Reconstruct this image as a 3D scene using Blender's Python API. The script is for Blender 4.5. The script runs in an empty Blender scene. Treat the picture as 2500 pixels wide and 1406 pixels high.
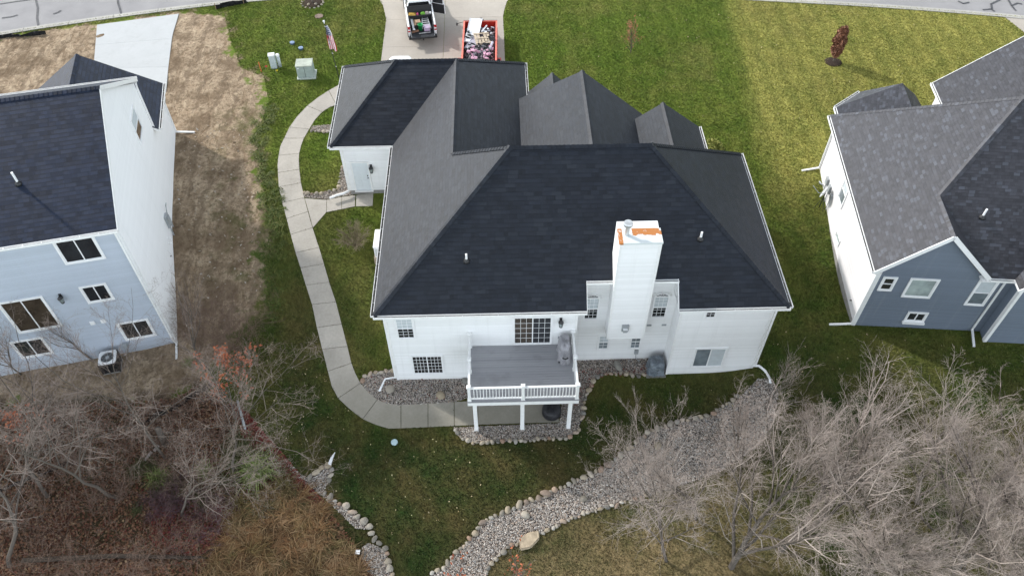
import bpy, bmesh, math, random
import numpy as np
from mathutils import Vector, Matrix
from mathutils.geometry import delaunay_2d_cdt
rnd = random.Random(7)
rng = np.random.default_rng(11)
S = bpy.context.scene
COL = S.collection
# ------------------------------------------------------------------ camera
CAM = np.array([5.363, -22.7155, 33.416]); YAW, PITCH, ROLL, FPX = -0.0186, 0.8611, -0.0074, 1947.03
_f = np.array([-math.sin(YAW)*math.cos(PITCH), math.cos(YAW)*math.cos(PITCH), -math.sin(PITCH)])
_r = np.array([math.cos(YAW), math.sin(YAW), 0.0]); _u = np.cross(_r, _f)
CR = _r*math.cos(ROLL)+_u*math.sin(ROLL); CU = -_r*math.sin(ROLL)+_u*math.cos(ROLL); CF = _f
cd = bpy.data.cameras.new('camera'); co = bpy.data.objects.new('camera', cd); COL.objects.link(co)
co.matrix_world = Matrix(((CR[0], CU[0], -CF[0], CAM[0]), (CR[1], CU[1], -CF[1], CAM[1]), (CR[2], CU[2], -CF[2], CAM[2]), (0, 0, 0, 1)))
cd.sensor_fit = 'HORIZONTAL'; cd.sensor_width = 36.0; cd.lens = 36.0*FPX/2500; cd.clip_start = 0.5; cd.clip_end = 1500
S.camera = co
# ------------------------------------------------------------------ sky, sun, exposure
SUN_EL, SUN_AZ = math.radians(33), math.radians(-55)       # azimuth from +Y towards +X
w = bpy.data.worlds.new('World'); S.world = w; w.use_nodes = True
nt = w.node_tree; bg = nt.nodes['Background']
sk = nt.nodes.new('ShaderNodeTexSky'); sk.sky_type = 'NISHITA'; sk.sun_disc = False
sk.sun_elevation = SUN_EL; sk.sun_rotation = SUN_AZ; sk.air_density = 1.0; sk.dust_density = 3.0; sk.ozone_density = 1.0
# thin bright cloud added low round the horizon to light walls, clearer blue overhead
def wn(t, **k):
    x = nt.nodes.new('ShaderNode'+t)
    for i, v in k.items(): setattr(x, i, v)
    return x
hs = wn('HueSaturation'); hs.inputs['Saturation'].default_value = 0.6; hs.inputs['Value'].default_value = 0.55; nt.links.new(sk.outputs[0], hs.inputs['Color'])
tc = wn('TexCoord'); sx = wn('SeparateXYZ'); nt.links.new(tc.outputs['Generated'], sx.inputs[0])
mr = wn('MapRange', interpolation_type='SMOOTHSTEP'); nt.links.new(sx.outputs['Z'], mr.inputs[0]); mr.inputs[1].default_value = 0.30; mr.inputs[2].default_value = 0.75; mr.inputs[3].default_value = 1.0; mr.inputs[4].default_value = 0.10
cl = wn('Mix', data_type='RGBA'); nt.links.new(mr.outputs[0], cl.inputs[0]); cl.inputs[6].default_value = (0, 0, 0, 1); cl.inputs[7].default_value = (17.0, 19.0, 21.0, 1)
# cloud band dimmed right of the sun, added to darken the right roof slopes
dt = wn('VectorMath', operation='DOT_PRODUCT'); nt.links.new(tc.outputs['Generated'], dt.inputs[0]); dt.inputs[1].default_value = (0.80, 0.60, 0.0)
gp_ = wn('MapRange', interpolation_type='SMOOTHSTEP'); nt.links.new(dt.outputs['Value'], gp_.inputs[0]); gp_.inputs[1].default_value = 0.76; gp_.inputs[2].default_value = 0.97; gp_.inputs[3].default_value = 1.0; gp_.inputs[4].default_value = 0.25
mu = wn('Math', operation='MULTIPLY'); nt.links.new(mr.outputs[0], mu.inputs[0]); nt.links.new(gp_.outputs[0], mu.inputs[1]); nt.links.new(mu.outputs[0], cl.inputs[0])
ad = wn('Mix', data_type='RGBA', blend_type='ADD'); ad.inputs[0].default_value = 1.0; nt.links.new(hs.outputs[0], ad.inputs[6]); nt.links.new(cl.outputs[2], ad.inputs[7])
nt.links.new(ad.outputs[2], bg.inputs['Color']); bg.inputs['Strength'].default_value = 0.10
sl = bpy.data.lights.new('sun', 'SUN'); sl.energy = 2.8; sl.angle = math.radians(2.5); sl.color = (1.0, 0.975, 0.935)
so = bpy.data.objects.new('sun', sl); COL.objects.link(so)
sdir = Vector((math.sin(SUN_AZ)*math.cos(SUN_EL), math.cos(SUN_AZ)*math.cos(SUN_EL), math.sin(SUN_EL)))
so.rotation_euler = sdir.to_track_quat('Z', 'Y').to_euler(); so.location = (-30, 30, 40)
S.view_settings.view_transform = 'Standard'; S.view_settings.look = 'None'; S.view_settings.gamma = 1.0
S.view_settings.use_curve_mapping = False; S.view_settings.exposure = 0.46
S.cycles.max_bounces = 6; S.cycles.diffuse_bounces = 3; S.cycles.glossy_bounces = 2; S.cycles.transparent_max_bounces = 6
# ------------------------------------------------------------------ node helpers
def lin(r, g, b):
    f = lambda c: (c/255/12.92 if c/255 <= .04045 else ((c/255+.055)/1.055)**2.4)
    return (f(r), f(g), f(b), 1)
class NT:
    def __init__(s, name):
        s.m = bpy.data.materials.new(name); s.m.use_nodes = True; s.t = s.m.node_tree; s.p = s.t.nodes['Principled BSDF']
    def n(s, typ, **kw):
        x = s.t.nodes.new('ShaderNode'+typ)
        for k, v in kw.items():
            if k in x.inputs.keys(): s.set(x.inputs[k], v)
            else: setattr(x, k, v)
        return x
    def set(s, inp, v):
        if hasattr(v, 'is_output'): s.t.links.new(v, inp)
        else: inp.default_value = v
    def math(s, op, a, b=0.0, c=0.0, clamp=False):
        x = s.t.nodes.new('ShaderNodeMath'); x.operation = op; x.use_clamp = clamp
        for i, v in enumerate((a, b, c)): s.set(x.inputs[i], v)
        return x.outputs[0]
    def mix(s, f, a, b, mode='MIX'):
        x = s.t.nodes.new('ShaderNodeMix'); x.data_type = 'RGBA'; x.blend_type = mode
        s.set(x.inputs[0], f); s.set(x.inputs[6], a); s.set(x.inputs[7], b); return x.outputs[2]
    def noise(s, vec, scale, detail=3.0, rough=.55, out='Fac', dist=0.0):
        x = s.n('TexNoise'); s.set(x.inputs['Vector'], vec); x.inputs['Scale'].default_value = scale
        x.inputs['Detail'].default_value = detail; x.inputs['Roughness'].default_value = rough; x.inputs['Distortion'].default_value = dist
        return x.outputs[out]
    def ramp(s, f, lo, hi):
        x = s.n('MapRange'); s.set(x.inputs[0], f); x.inputs[1].default_value = lo; x.inputs[2].default_value = hi; return x.outputs[0]
    def co(s, k='Object'):
        x = s.n('TexCoord'); return x.outputs[k]
    def sep(s, v):
        x = s.n('SeparateXYZ'); s.set(x.inputs[0], v); return x.outputs
    def comb(s, a, b, c):
        x = s.n('CombineXYZ')
        for i, v in enumerate((a, b, c)): s.set(x.inputs[i], v)
        return x.outputs[0]
    def scale(s, v, xyz):
        x = s.n('Mapping'); s.set(x.inputs[0], v); x.inputs['Scale'].default_value = xyz; return x.outputs[0]
    def attr(s, name):
        x = s.n('Attribute'); x.attribute_name = name; return x.outputs['Fac']
    def island(s):
        return s.n('NewGeometry').outputs['Random Per Island']
    def cramp(s, f, stops):
        x = s.n('ValToRGB'); s.set(x.inputs[0], f); e = x.color_ramp.elements
        while len(e) < len(stops): e.new(0.5)
        for i, (p, c) in enumerate(stops): e[i].position = p; e[i].color = c if len(c) == 4 else (*c, 1)
        return x.outputs[0]
    def bump(s, h, strength=.5, dist=.02):
        x = s.n('Bump'); x.inputs['Strength'].default_value = strength; x.inputs['Distance'].default_value = dist
        s.set(x.inputs['Height'], h); s.set(s.p.inputs['Normal'], x.outputs[0]); return x
    def fin(s, col, rough=.7, spec=.4, metal=0.0):
        s.set(s.p.inputs['Base Color'], col); s.set(s.p.inputs['Roughness'], rough); s.set(s.p.inputs['Specular IOR Level'], spec)
        s.set(s.p.inputs['Metallic'], metal); return s.m
def plain(name, c, rough=.6, spec=.4, var=.12, sc=6.0, metal=0.0, bump=0.0):
    """a plain colour with worn, slightly uneven tone"""
    k = NT(name); v = k.co(); n = k.noise(v, sc, 4)
    c = tuple(c[:3]); lo = tuple(x*(1-var) for x in c)+(1,); hi = tuple(min(1, x*(1+var)) for x in c)+(1,)
    if bump: k.bump(k.noise(v, sc*8, 3), bump, .01)
    return k.fin(k.mix(k.ramp(n, .3, .7), lo, hi), rough, spec, metal)
def siding(name, c, lap=.115, lapd=.014, spec=.35, var=.13):
    """horizontal lap siding: each board tilts out towards its lower edge"""
    k = NT(name); v = k.co(); z = k.sep(v)[2]
    t = k.math('FRACT', k.math('DIVIDE', z, lap)); h = k.math('POWER', k.math('SUBTRACT', 1.0, t), 1.0)
    k.bump(h, 1.0, lapd*1.6)
    row = k.math('FLOOR', k.math('DIVIDE', z, lap)); wn = k.n('TexWhiteNoise', noise_dimensions='1D'); k.set(wn.inputs['W'], row)
    f = k.math('ADD', k.math('MULTIPLY', wn.outputs[0], .4), k.math('MULTIPLY', k.noise(k.scale(v, (1, 1, .35)), .9, 4), .6))
    c = tuple(c[:3]); lo = tuple(x*(1-var) for x in c)+(1,); hi = tuple(min(.9, x*1.07) for x in c)+(1,)
    base = k.mix(f, lo, hi); zz = k.math('ADD', z, k.math('MULTIPLY', k.noise(v, 1.5, 4), .8)); base = k.mix(k.math('MULTIPLY', k.ramp(zz, 1.1, .1), .22), base, (.30, .27, .22, 1))
    base = k.mix(k.math('MULTIPLY', k.ramp(k.noise(k.scale(v, (2.5, 2.5, .12)), 1.6, 4, .6), .55, .72), .10), base, (.40, .40, .38, 1))
    return k.fin(base, .45, spec)
def shingles(name, base, var, tint, expo=.195, spec=.7, rough=.62, band=.35, tab=1.0):
    """laminated shingles: courses up the slope, random tabs along them (UV in metres)"""
    k = NT(name); uv = k.co('UV'); u, v, _ = k.sep(uv)
    cv = k.math('DIVIDE', v, expo); row = k.math('FLOOR', cv); fv = k.math('FRACT', cv)
    w1 = k.n('TexWhiteNoise', noise_dimensions='1D'); k.set(w1.inputs['W'], row)
    def tabs(width, off):
        cu = k.math('ADD', k.math('DIVIDE', u, width), k.math('MULTIPLY', w1.outputs[0], 7.3+off))
        x = k.n('TexWhiteNoise', noise_dimensions='2D'); k.set(x.inputs['Vector'], k.comb(k.math('FLOOR', cu), k.math('ADD', row, off), 0)); return x.outputs[0]
    a, b = tabs(.36*tab, 0), tabs(.24*tab, 3.1)
    t = k.math('ADD', k.math('MULTIPLY', a, .65), k.math('MULTIPLY', b, .35))
    raised = k.math('GREATER_THAN', b, .5)
    lo = tuple(x*(1-var) for x in base)+(1,); hi = tuple(x*(1+var*1.5) for x in base)+(1,)
    c = k.mix(t, lo, hi)
    c = k.mix(k.ramp(tabs(.42*tab, 9.0), .78, .98), c, tint+(1,))
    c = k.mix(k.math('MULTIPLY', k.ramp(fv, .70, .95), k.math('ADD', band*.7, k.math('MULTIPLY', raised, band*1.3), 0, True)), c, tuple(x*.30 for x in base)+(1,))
    gr = k.noise(uv, 90, 2, .7); c = k.mix(k.math('MULTIPLY', k.ramp(gr, .35, .7), .35), c, tuple(x*1.7 for x in base)+(1,))
    st = k.noise(k.scale(uv, (1.6, .35, 1)), .8, 4); c = k.mix(k.math('MULTIPLY', k.ramp(st, .4, .75), .18), c, tuple(x*1.5 for x in base)+(1,))
    h = k.math('ADD', k.math('MULTIPLY', k.math('SUBTRACT', 1.0, fv), k.math('ADD', .7, k.math('MULTIPLY', raised, .5))), k.math('MULTIPLY', gr, .35))
    k.bump(h, .9, .02)
    return k.fin(c, rough, spec)
def concrete(name, c, stain=.25, rear_dark=False):
    k = NT(name); v = k.co(); n1 = k.noise(v, .7, 5, .6); n2 = k.noise(v, 9, 4, .6); n3 = k.noise(v, 60, 2)
    f = k.math('ADD', k.math('MULTIPLY', n1, .6), k.math('MULTIPLY', n2, .4)); c = tuple(c[:3])
    col = k.mix(k.ramp(f, .32, .68), tuple(x*(1-stain) for x in c)+(1,), tuple(x*(1+stain*.5) for x in c)+(1,))
    rd = k.n('NewGeometry').outputs['Random Per Island']
    col = k.mix(k.math('MULTIPLY', rd, .38), col, tuple(x*.72 for x in c)+(1,))
    col = k.mix(k.math('MULTIPLY', k.ramp(k.noise(v, 2.2, 5, .7), .55, .75), .25), col, (c[0]*.55, c[1]*.53, c[2]*.48, 1))
    if rear_dark: col = k.mix(k.math('MULTIPLY', k.ramp(k.math('ADD', k.sep(v)[1], k.math('MULTIPLY', n1, 3.0)), 3.5, -1.0), .85), col, k.mix(n2, (.21, .195, .15, 1), (.28, .26, .215, 1)))  # walk grows darker and browner towards its rear end
    k.bump(n3, .25, .005); return k.fin(col, .85, .3)
# ------------------------------------------------------------------ mesh helpers
class MB:
    def __init__(s): s.v = []; s.f = []; s.mi = []; s.uv = {}
    def face(s, pts, mi=0, uv=None):
        i = len(s.v); s.v += [tuple(p) for p in pts]; s.f.append(tuple(range(i, i+len(pts)))); s.mi.append(mi)
        if uv: s.uv[len(s.f)-1] = uv
    def hexa(s, P, mi=0):
        i = len(s.v); s.v += [tuple(p) for p in P]
        for q in ((3, 2, 1, 0), (4, 5, 6, 7), (0, 1, 5, 4), (1, 2, 6, 5), (2, 3, 7, 6), (3, 0, 4, 7)):
            s.f.append(tuple(i+k for k in q)); s.mi.append(mi)
        return s
    def box(s, x0, x1, y0, y1, z0, z1, mi=0):
        return s.hexa([(x0, y0, z0), (x1, y0, z0), (x1, y1, z0), (x0, y1, z0), (x0, y0, z1), (x1, y0, z1), (x1, y1, z1), (x0, y1, z1)], mi)
    def obox(s, o, ex, ey, ez, sx, sy, sz, mi=0):
        """box centred on o along unit axes ex, ey, ez"""
        o = Vector(o); ex = Vector(ex)*sx/2; ey = Vector(ey)*sy/2; ez = Vector(ez)*sz/2
        return s.hexa([o-ex-ey-ez, o+ex-ey-ez, o+ex+ey-ez, o-ex+ey-ez, o-ex-ey+ez, o+ex-ey+ez, o+ex+ey+ez, o-ex+ey+ez], mi)
    def bar(s, p, q, wd, ht, mi=0):
        p, q = Vector(p), Vector(q); d = q-p; L = d.length; d.normalize()
        a = d.cross(Vector((0, 0, 1)))
        if a.length < 1e-3: a = Vector((1, 0, 0))
        a.normalize(); b = a.cross(d)
        return s.obox((p+q)/2, d, a, b, L, wd, ht, mi)
    def tube(s, pts, rad, n=8, mi=0, caps=True):
        pts = [Vector(p) for p in pts]; rad = rad if hasattr(rad, '__len__') else [rad]*len(pts)
        base = len(s.v); up = Vector((.13, .31, .94)).normalized()
        for i, p in enumerate(pts):
            d = (pts[min(i+1, len(pts)-1)]-pts[max(i-1, 0)]).normalized()
            a = d.cross(up); a = a.normalized() if a.length > 1e-3 else Vector((1, 0, 0)); b = a.cross(d); up = b if abs(b.dot(d)) < .9 else up
            for k in range(n):
                t = 2*math.pi*k/n; s.v.append(tuple(p+(a*math.cos(t)+b*math.sin(t))*rad[i]))
        for i in range(len(pts)-1):
            for k in range(n):
                k2 = (k+1) % n; s.f.append((base+i*n+k, base+i*n+k2, base+(i+1)*n+k2, base+(i+1)*n+k)); s.mi.append(mi)
        if caps:
            s.f.append(tuple(base+k for k in range(n))[::-1]); s.mi.append(mi)
            s.f.append(tuple(base+(len(pts)-1)*n+k for k in range(n))); s.mi.append(mi)
        return s
    def lathe(s, prof, o=(0, 0, 0), n=20, mi=0, sx=1.0, sy=1.0):
        base = len(s.v)
        for r, z in prof:
            for k in range(n):
                t = 2*math.pi*k/n; s.v.append((o[0]+r*sx*math.cos(t), o[1]+r*sy*math.sin(t), o[2]+z))
        for i in range(len(prof)-1):
            for k in range(n):
                k2 = (k+1) % n; s.f.append((base+i*n+k, base+i*n+k2, base+(i+1)*n+k2, base+(i+1)*n+k)); s.mi.append(mi)
        s.f.append(tuple(base+(len(prof)-1)*n+k for k in range(n))); s.mi.append(mi)
        s.f.append(tuple(base+k for k in range(n))[::-1]); s.mi.append(mi)
        return s
    def prism(s, poly, z0, z1, mi=0):
        """vertical prism over a 2-D outline"""
        i = len(s.v); n = len(poly); s.v += [(x, y, z0) for x, y in poly]+[(x, y, z1) for x, y in poly]
        s.f.append(tuple(range(i+n-1, i-1, -1))); s.f.append(tuple(range(i+n, i+2*n))); s.mi += [mi, mi]
        for k in range(n): k2 = (k+1) % n; s.f.append((i+k, i+k2, i+n+k2, i+n+k)); s.mi.append(mi)
        return s
    def mesh(s, name, mats, smooth=False):
        me = bpy.data.meshes.new(name); me.from_pydata(s.v, [], s.f)
        for m in (mats if isinstance(mats, (list, tuple)) else [mats]): me.materials.append(m)
        if any(s.mi): me.polygons.foreach_set('material_index', s.mi)
        if s.uv:
            ul = me.uv_layers.new(name='UVMap')
            for fi, uv in s.uv.items():
                for k, li in enumerate(me.polygons[fi].loop_indices): ul.data[li].uv = uv[k]
        if smooth: me.polygons.foreach_set('use_smooth', [True]*len(me.polygons))
        me.update(); return me
    def build(s, name, mats, parent=None, smooth=False, loc=None, bevel=0.0):
        o = bpy.data.objects.new(name, s.mesh(name, mats, smooth)); COL.objects.link(o)
        if parent: o.parent = parent
        if loc is not None: o.location = loc
        if bevel:
            b = o.modifiers.new('bevel', 'BEVEL'); b.width = bevel; b.segments = 2; b.limit_method = 'ANGLE'
        return o
def npmesh(name, V, F, mat, parent=None, smooth=False, attrs=None):
    """fast mesh from arrays; F is (n,3) or (n,4)"""
    V = np.asarray(V, np.float32); F = np.asarray(F, np.int32); k = F.shape[1]
    me = bpy.data.meshes.new(name); me.vertices.add(len(V)); me.vertices.foreach_set('co', V.ravel())
    me.loops.add(F.size); me.loops.foreach_set('vertex_index', F.ravel()); me.polygons.add(len(F))
    me.polygons.foreach_set('loop_start', np.arange(len(F), dtype=np.int32)*k)
    if smooth: me.polygons.foreach_set('use_smooth', np.ones(len(F), bool))
    for an, av in (attrs or {}).items():
        a = me.attributes.new(an, 'FLOAT', 'POINT'); a.data.foreach_set('value', np.asarray(av, np.float32))
    for m in (mat if isinstance(mat, (list, tuple)) else [mat]): me.materials.append(m)
    me.update(calc_edges=True); o = bpy.data.objects.new(name, me); COL.objects.link(o)
    if parent: o.parent = parent
    return o
def tag(o, label=None, cat=None, group=None, kind=None):
    if label: o['label'] = label
    if cat: o['category'] = cat
    if group: o['group'] = group
    if kind: o['kind'] = kind
    return o
def thing(name, label, cat, loc=(0, 0, 0), rz=0.0, group=None):
    o = bpy.data.objects.new(name, None); COL.objects.link(o); o.location = loc; o.rotation_euler = (0, 0, rz); o.empty_display_size = .3
    return tag(o, label, cat, group)
def copy_tree(o, parent=None):
    c = o.copy(); COL.objects.link(c)
    if parent: c.parent = parent
    for ch in o.children: copy_tree(ch, c)
    return c
# ------------------------------------------------------------------ terrain height field
PROF = [(-45, [(-40, -1.5), (-10, -.6), (0, 0), (3, .2), (10, 2.0), (17, 2.25), (28, 2.35), (110, 2.4)]),
        (-13, [(-40, -1.5), (-12, -.6), (-4, -.15), (2.8, 0), (5.9, .83), (8.2, 1.6), (10.3, 2.05), (14, 2.15), (17, 2.27), (28, 2.38), (110, 2.4)]),
        (-5, [(-40, -1.7), (-12, -.65), (-4, -.02), (0, .1), (1.5, .3), (5.5, 1.0), (9.4, 1.6), (14, 2.05), (22, 2.2), (28, 2.35), (110, 2.4)]),
        (-1, [(-40, -1.7), (-10, -.4), (-4, 0), (0, .03), (5.5, .95), (9.4, 1.65), (12, 2.02), (22, 2.22), (28, 2.35), (110, 2.4)]),
        (9, [(-40, -1.6), (-10, -.4), (-4, 0), (1.2, 0), (4, .6), (9, 1.6), (13, 2.1), (22, 2.25), (28, 2.35), (110, 2.4)]),
        (16.6, [(-40, -1.4), (-10, -.3), (-4, .02), (0, .03), (4, .7), (9, 1.5), (13, 2.0), (22, 2.2), (28, 2.35), (110, 2.4)]),
        (18.3, [(-40, -1.2), (-8, 0), (-2, .35), (0, .62), (4, .85), (9, 1.5), (13, 2.0), (22, 2.2), (28, 2.35), (110, 2.4)]),
        (23, [(-40, -.8), (-8, .3), (-2, .9), (2, 1.1), (4, .8), (6, .78), (9, 1.25), (13, 1.85), (22, 2.2), (28, 2.35), (110, 2.4)]),
        (34, [(-40, -.6), (-8, .5), (0, 1.2), (4, 1.3), (9, 1.5), (14, 2.0), (22, 2.2), (28, 2.35), (110, 2.4)]),
        (80, [(-40, -.6), (-8, .5), (0, 1.2), (9, 1.5), (14, 2.0), (22, 2.2), (28, 2.35), (110, 2.4)])]
GX0, GX1, GY0, GY1, GS = -60.0, 80.0, -40.0, 60.0, 0.25
gx = np.arange(GX0, GX1+.01, GS); gy = np.arange(GY0, GY1+.01, GS)
_cols = np.array([np.interp(gy, [a for a, _ in p], [b for _, b in p]) for _, p in PROF])
HZ = np.array([np.interp(gx, [x for x, _ in PROF], _cols[:, j]) for j in range(len(gy))])      # [y, x]
def blur(a, r):
    k = np.exp(-np.arange(-3*r, 3*r+1)**2/(2.0*r*r)); k /= k.sum(); p = 3*r
    a = np.apply_along_axis(lambda m: np.convolve(np.pad(m, p, 'edge'), k, 'valid'), 0, a)
    return np.apply_along_axis(lambda m: np.convolve(np.pad(m, p, 'edge'), k, 'valid'), 1, a)
HZ = blur(HZ, 3)
def samp(A, x, y):
    x = np.clip((np.asarray(x, float)-GX0)/GS, 0, len(gx)-1.001); y = np.clip((np.asarray(y, float)-GY0)/GS, 0, len(gy)-1.001)
    i = x.astype(int); j = y.astype(int); a = x-i; b = y-j
    return A[j, i]*(1-a)*(1-b)+A[j, i+1]*a*(1-b)+A[j+1, i]*(1-a)*b+A[j+1, i+1]*a*b
def gz(x, y): return samp(HZ, x, y)
def ray(px, py):
    d = CF+CR*(px-1250)/FPX-CU*(py-703)/FPX; return d/np.linalg.norm(d)
def at(px, py, z=None, up=0.0):
    """where the sight line through a point of the survey photo meets the ground (or the level z)"""
    d = ray(px, py); zz = 1.0 if z is None else z
    for _ in range(1 if z is not None else 25):
        t = (zz-CAM[2])/d[2]; p = CAM+t*d
        if z is None: zz = .5*zz+.5*(float(gz(p[0], p[1]))+up)
    return p
def pts(L): return [tuple(at(x, y)[:2]) for x, y in L]
def inside(poly, x, y):
    r = np.zeros(np.shape(x), bool); n = len(poly)
    for i in range(n):
        (x1, y1), (x2, y2) = poly[i], poly[(i+1) % n]
        if y1 == y2: continue
        c = ((y1 > y) != (y2 > y)) & (x < (x2-x1)*(y-y1)/(y2-y1)+x1); r ^= c
    return r
def edist(poly, x, y):
    d = np.full(np.shape(x), 1e9); n = len(poly)
    for i in range(n):
        a = np.array(poly[i]); b = np.array(poly[(i+1) % n]); ab = b-a; L = max(ab@ab, 1e-9)
        t = np.clip(((x-a[0])*ab[0]+(y-a[1])*ab[1])/L, 0, 1); d = np.minimum(d, np.hypot(x-a[0]-t*ab[0], y-a[1]-t*ab[1]))
    return d
def drape(name, polys, mat, off=.012, step=.5, skirt=.06, parent=None, hf=None):
    """sheets laid over the ground: each outline is one slab with its own edge"""
    V = []; F = []; SK = []
    for poly in polys:
        a = np.array(poly)
        if ((a[:, 0]*np.roll(a[:, 1], -1)-np.roll(a[:, 0], -1)*a[:, 1]).sum()) < 0: poly = poly[::-1]; a = np.array(poly)
        ring = []
        for i in range(len(poly)):
            p, q = np.array(poly[i]), np.array(poly[(i+1) % len(poly)]); n = max(1, int(np.hypot(*(q-p))/step))
            ring += [tuple(p+(q-p)*k/n) for k in range(n)]
        X, Y = np.meshgrid(np.arange(a[:, 0].min(), a[:, 0].max(), step), np.arange(a[:, 1].min(), a[:, 1].max(), step))
        X = X.ravel(); Y = Y.ravel(); ok = inside(poly, X, Y) & (edist(poly, X, Y) > step*.35)
        P = [Vector(p) for p in ring]+[Vector((x, y)) for x, y in zip(X[ok], Y[ok])]
        n = len(ring); vv, _, ff, *_r = delaunay_2d_cdt(P, [(i, (i+1) % n) for i in range(n)], [list(range(n))], 1, 1e-5)
        b = len(V); V += [(p.x, p.y, float((hf or gz)(p.x, p.y))+off) for p in vv]; F += [tuple(b+i for i in f) for f in ff]
        c = len(V); V += [(x, y, float((hf or gz)(x, y))+off) for x, y in ring]+[(x, y, float((hf or gz)(x, y))+off-skirt) for x, y in ring]
        F += [(c+n+i, c+n+(i+1) % n, c+(i+1) % n, c+i) for i in range(n)]
    me = bpy.data.meshes.new(name); me.from_pydata(V, [], F)
    for m in (mat if isinstance(mat, (list, tuple)) else [mat]): me.materials.append(m)
    me.update(); o = bpy.data.objects.new(name, me); COL.objects.link(o)
    bm = bmesh.new(); bm.from_mesh(me); bmesh.ops.remove_doubles(bm, verts=bm.verts, dist=1e-4); bmesh.ops.recalc_face_normals(bm, faces=bm.faces)
    if sum(f.normal.z for f in bm.faces) < 0: bmesh.ops.reverse_faces(bm, faces=bm.faces)
    bm.to_mesh(me); bm.free()
    return o
# ------------------------------------------------------------------ materials
M = {}
M['white'] = siding('white_siding', (.86, .86, .85))
M['pale_blue'] = siding('pale_grey_siding', (.455, .50, .57), .13)
M['offwhite'] = siding('offwhite_siding', (.86, .86, .86), .13, var=.05)
M['slate'] = siding('slate_blue_siding', (.155, .185, .230), .13)
M['lilac'] = siding('pale_side_siding', (.70, .68, .68), .13)
M['trim'] = plain('white_trim', (.80, .80, .79), .4, .4, .05)
M['vinyl'] = plain('white_vinyl', (.82, .82, .82), .35, .45, .04)
M['gutter_in'] = plain('gutter_inside', (.10, .095, .09), .8, .2, .4, 3)
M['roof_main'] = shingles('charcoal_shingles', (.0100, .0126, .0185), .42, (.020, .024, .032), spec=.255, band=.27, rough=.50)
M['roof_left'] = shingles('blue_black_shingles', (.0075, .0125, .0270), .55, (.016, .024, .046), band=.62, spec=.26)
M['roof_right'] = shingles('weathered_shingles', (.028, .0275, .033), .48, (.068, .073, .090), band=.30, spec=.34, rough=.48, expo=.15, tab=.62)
def glass(name, c):
    k = NT(name); k.set(k.p.inputs['Coat Weight'], .6); k.set(k.p.inputs['Coat Roughness'], .02)
    n = k.noise(k.co(), 1.3, 3); return k.fin(k.mix(k.ramp(n, .35, .65), tuple(x*.75 for x in c)+(1,), tuple(x*1.25 for x in c)+(1,)), .08, .6)
M['glass'] = glass('dark_window_glass', (.022, .024, .027)); M['glass_brown'] = glass('dim_window_glass', (.055, .042, .030))
M['glass_grey'] = glass('grey_window_glass', (.17, .20, .22)); M['glass_pale'] = glass('pale_window_glass', (.36, .42, .41))
M['blind'] = plain('window_blind', (.50, .54, .56), .6, .3, .08, 4)
M['black'] = plain('black_metal', (.015, .015, .016), .45, .5)
M['rubber'] = plain('black_rubber', (.016, .016, .017), .8, .2)
M['grey_metal'] = plain('grey_metal', (.33, .35, .36), .45, .5, .15, 4)
M['galv'] = plain('galvanised_metal', (.55, .56, .56), .35, .5, .12, 8, .6)
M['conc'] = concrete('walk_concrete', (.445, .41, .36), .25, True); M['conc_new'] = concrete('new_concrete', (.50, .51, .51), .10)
M['conc_drive'] = concrete('drive_concrete', (.45, .405, .35), .14); M['kerb'] = concrete('kerb_concrete', (.40, .385, .35), .2)
M['found'] = plain('foundation_concrete', (.27, .26, .245), .9, .2, .15, 5)
def asphalt():
    k = NT('street_asphalt'); v = k.co(); n = k.noise(v, .6, 5); f = k.noise(v, 45, 3)
    c = k.mix(k.ramp(n, .3, .7), (.23, .222, .225, 1), (.30, .29, .29, 1)); c = k.mix(k.math('MULTIPLY', k.ramp(f, .4, .65), .3), c, (.36, .35, .345, 1))
    k.bump(f, .4, .01); return k.fin(c, .9, .25)
M['asphalt'] = asphalt(); M['tar'] = plain('crack_sealer', (.075, .075, .08), .7, .3, .3, 3)
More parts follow.
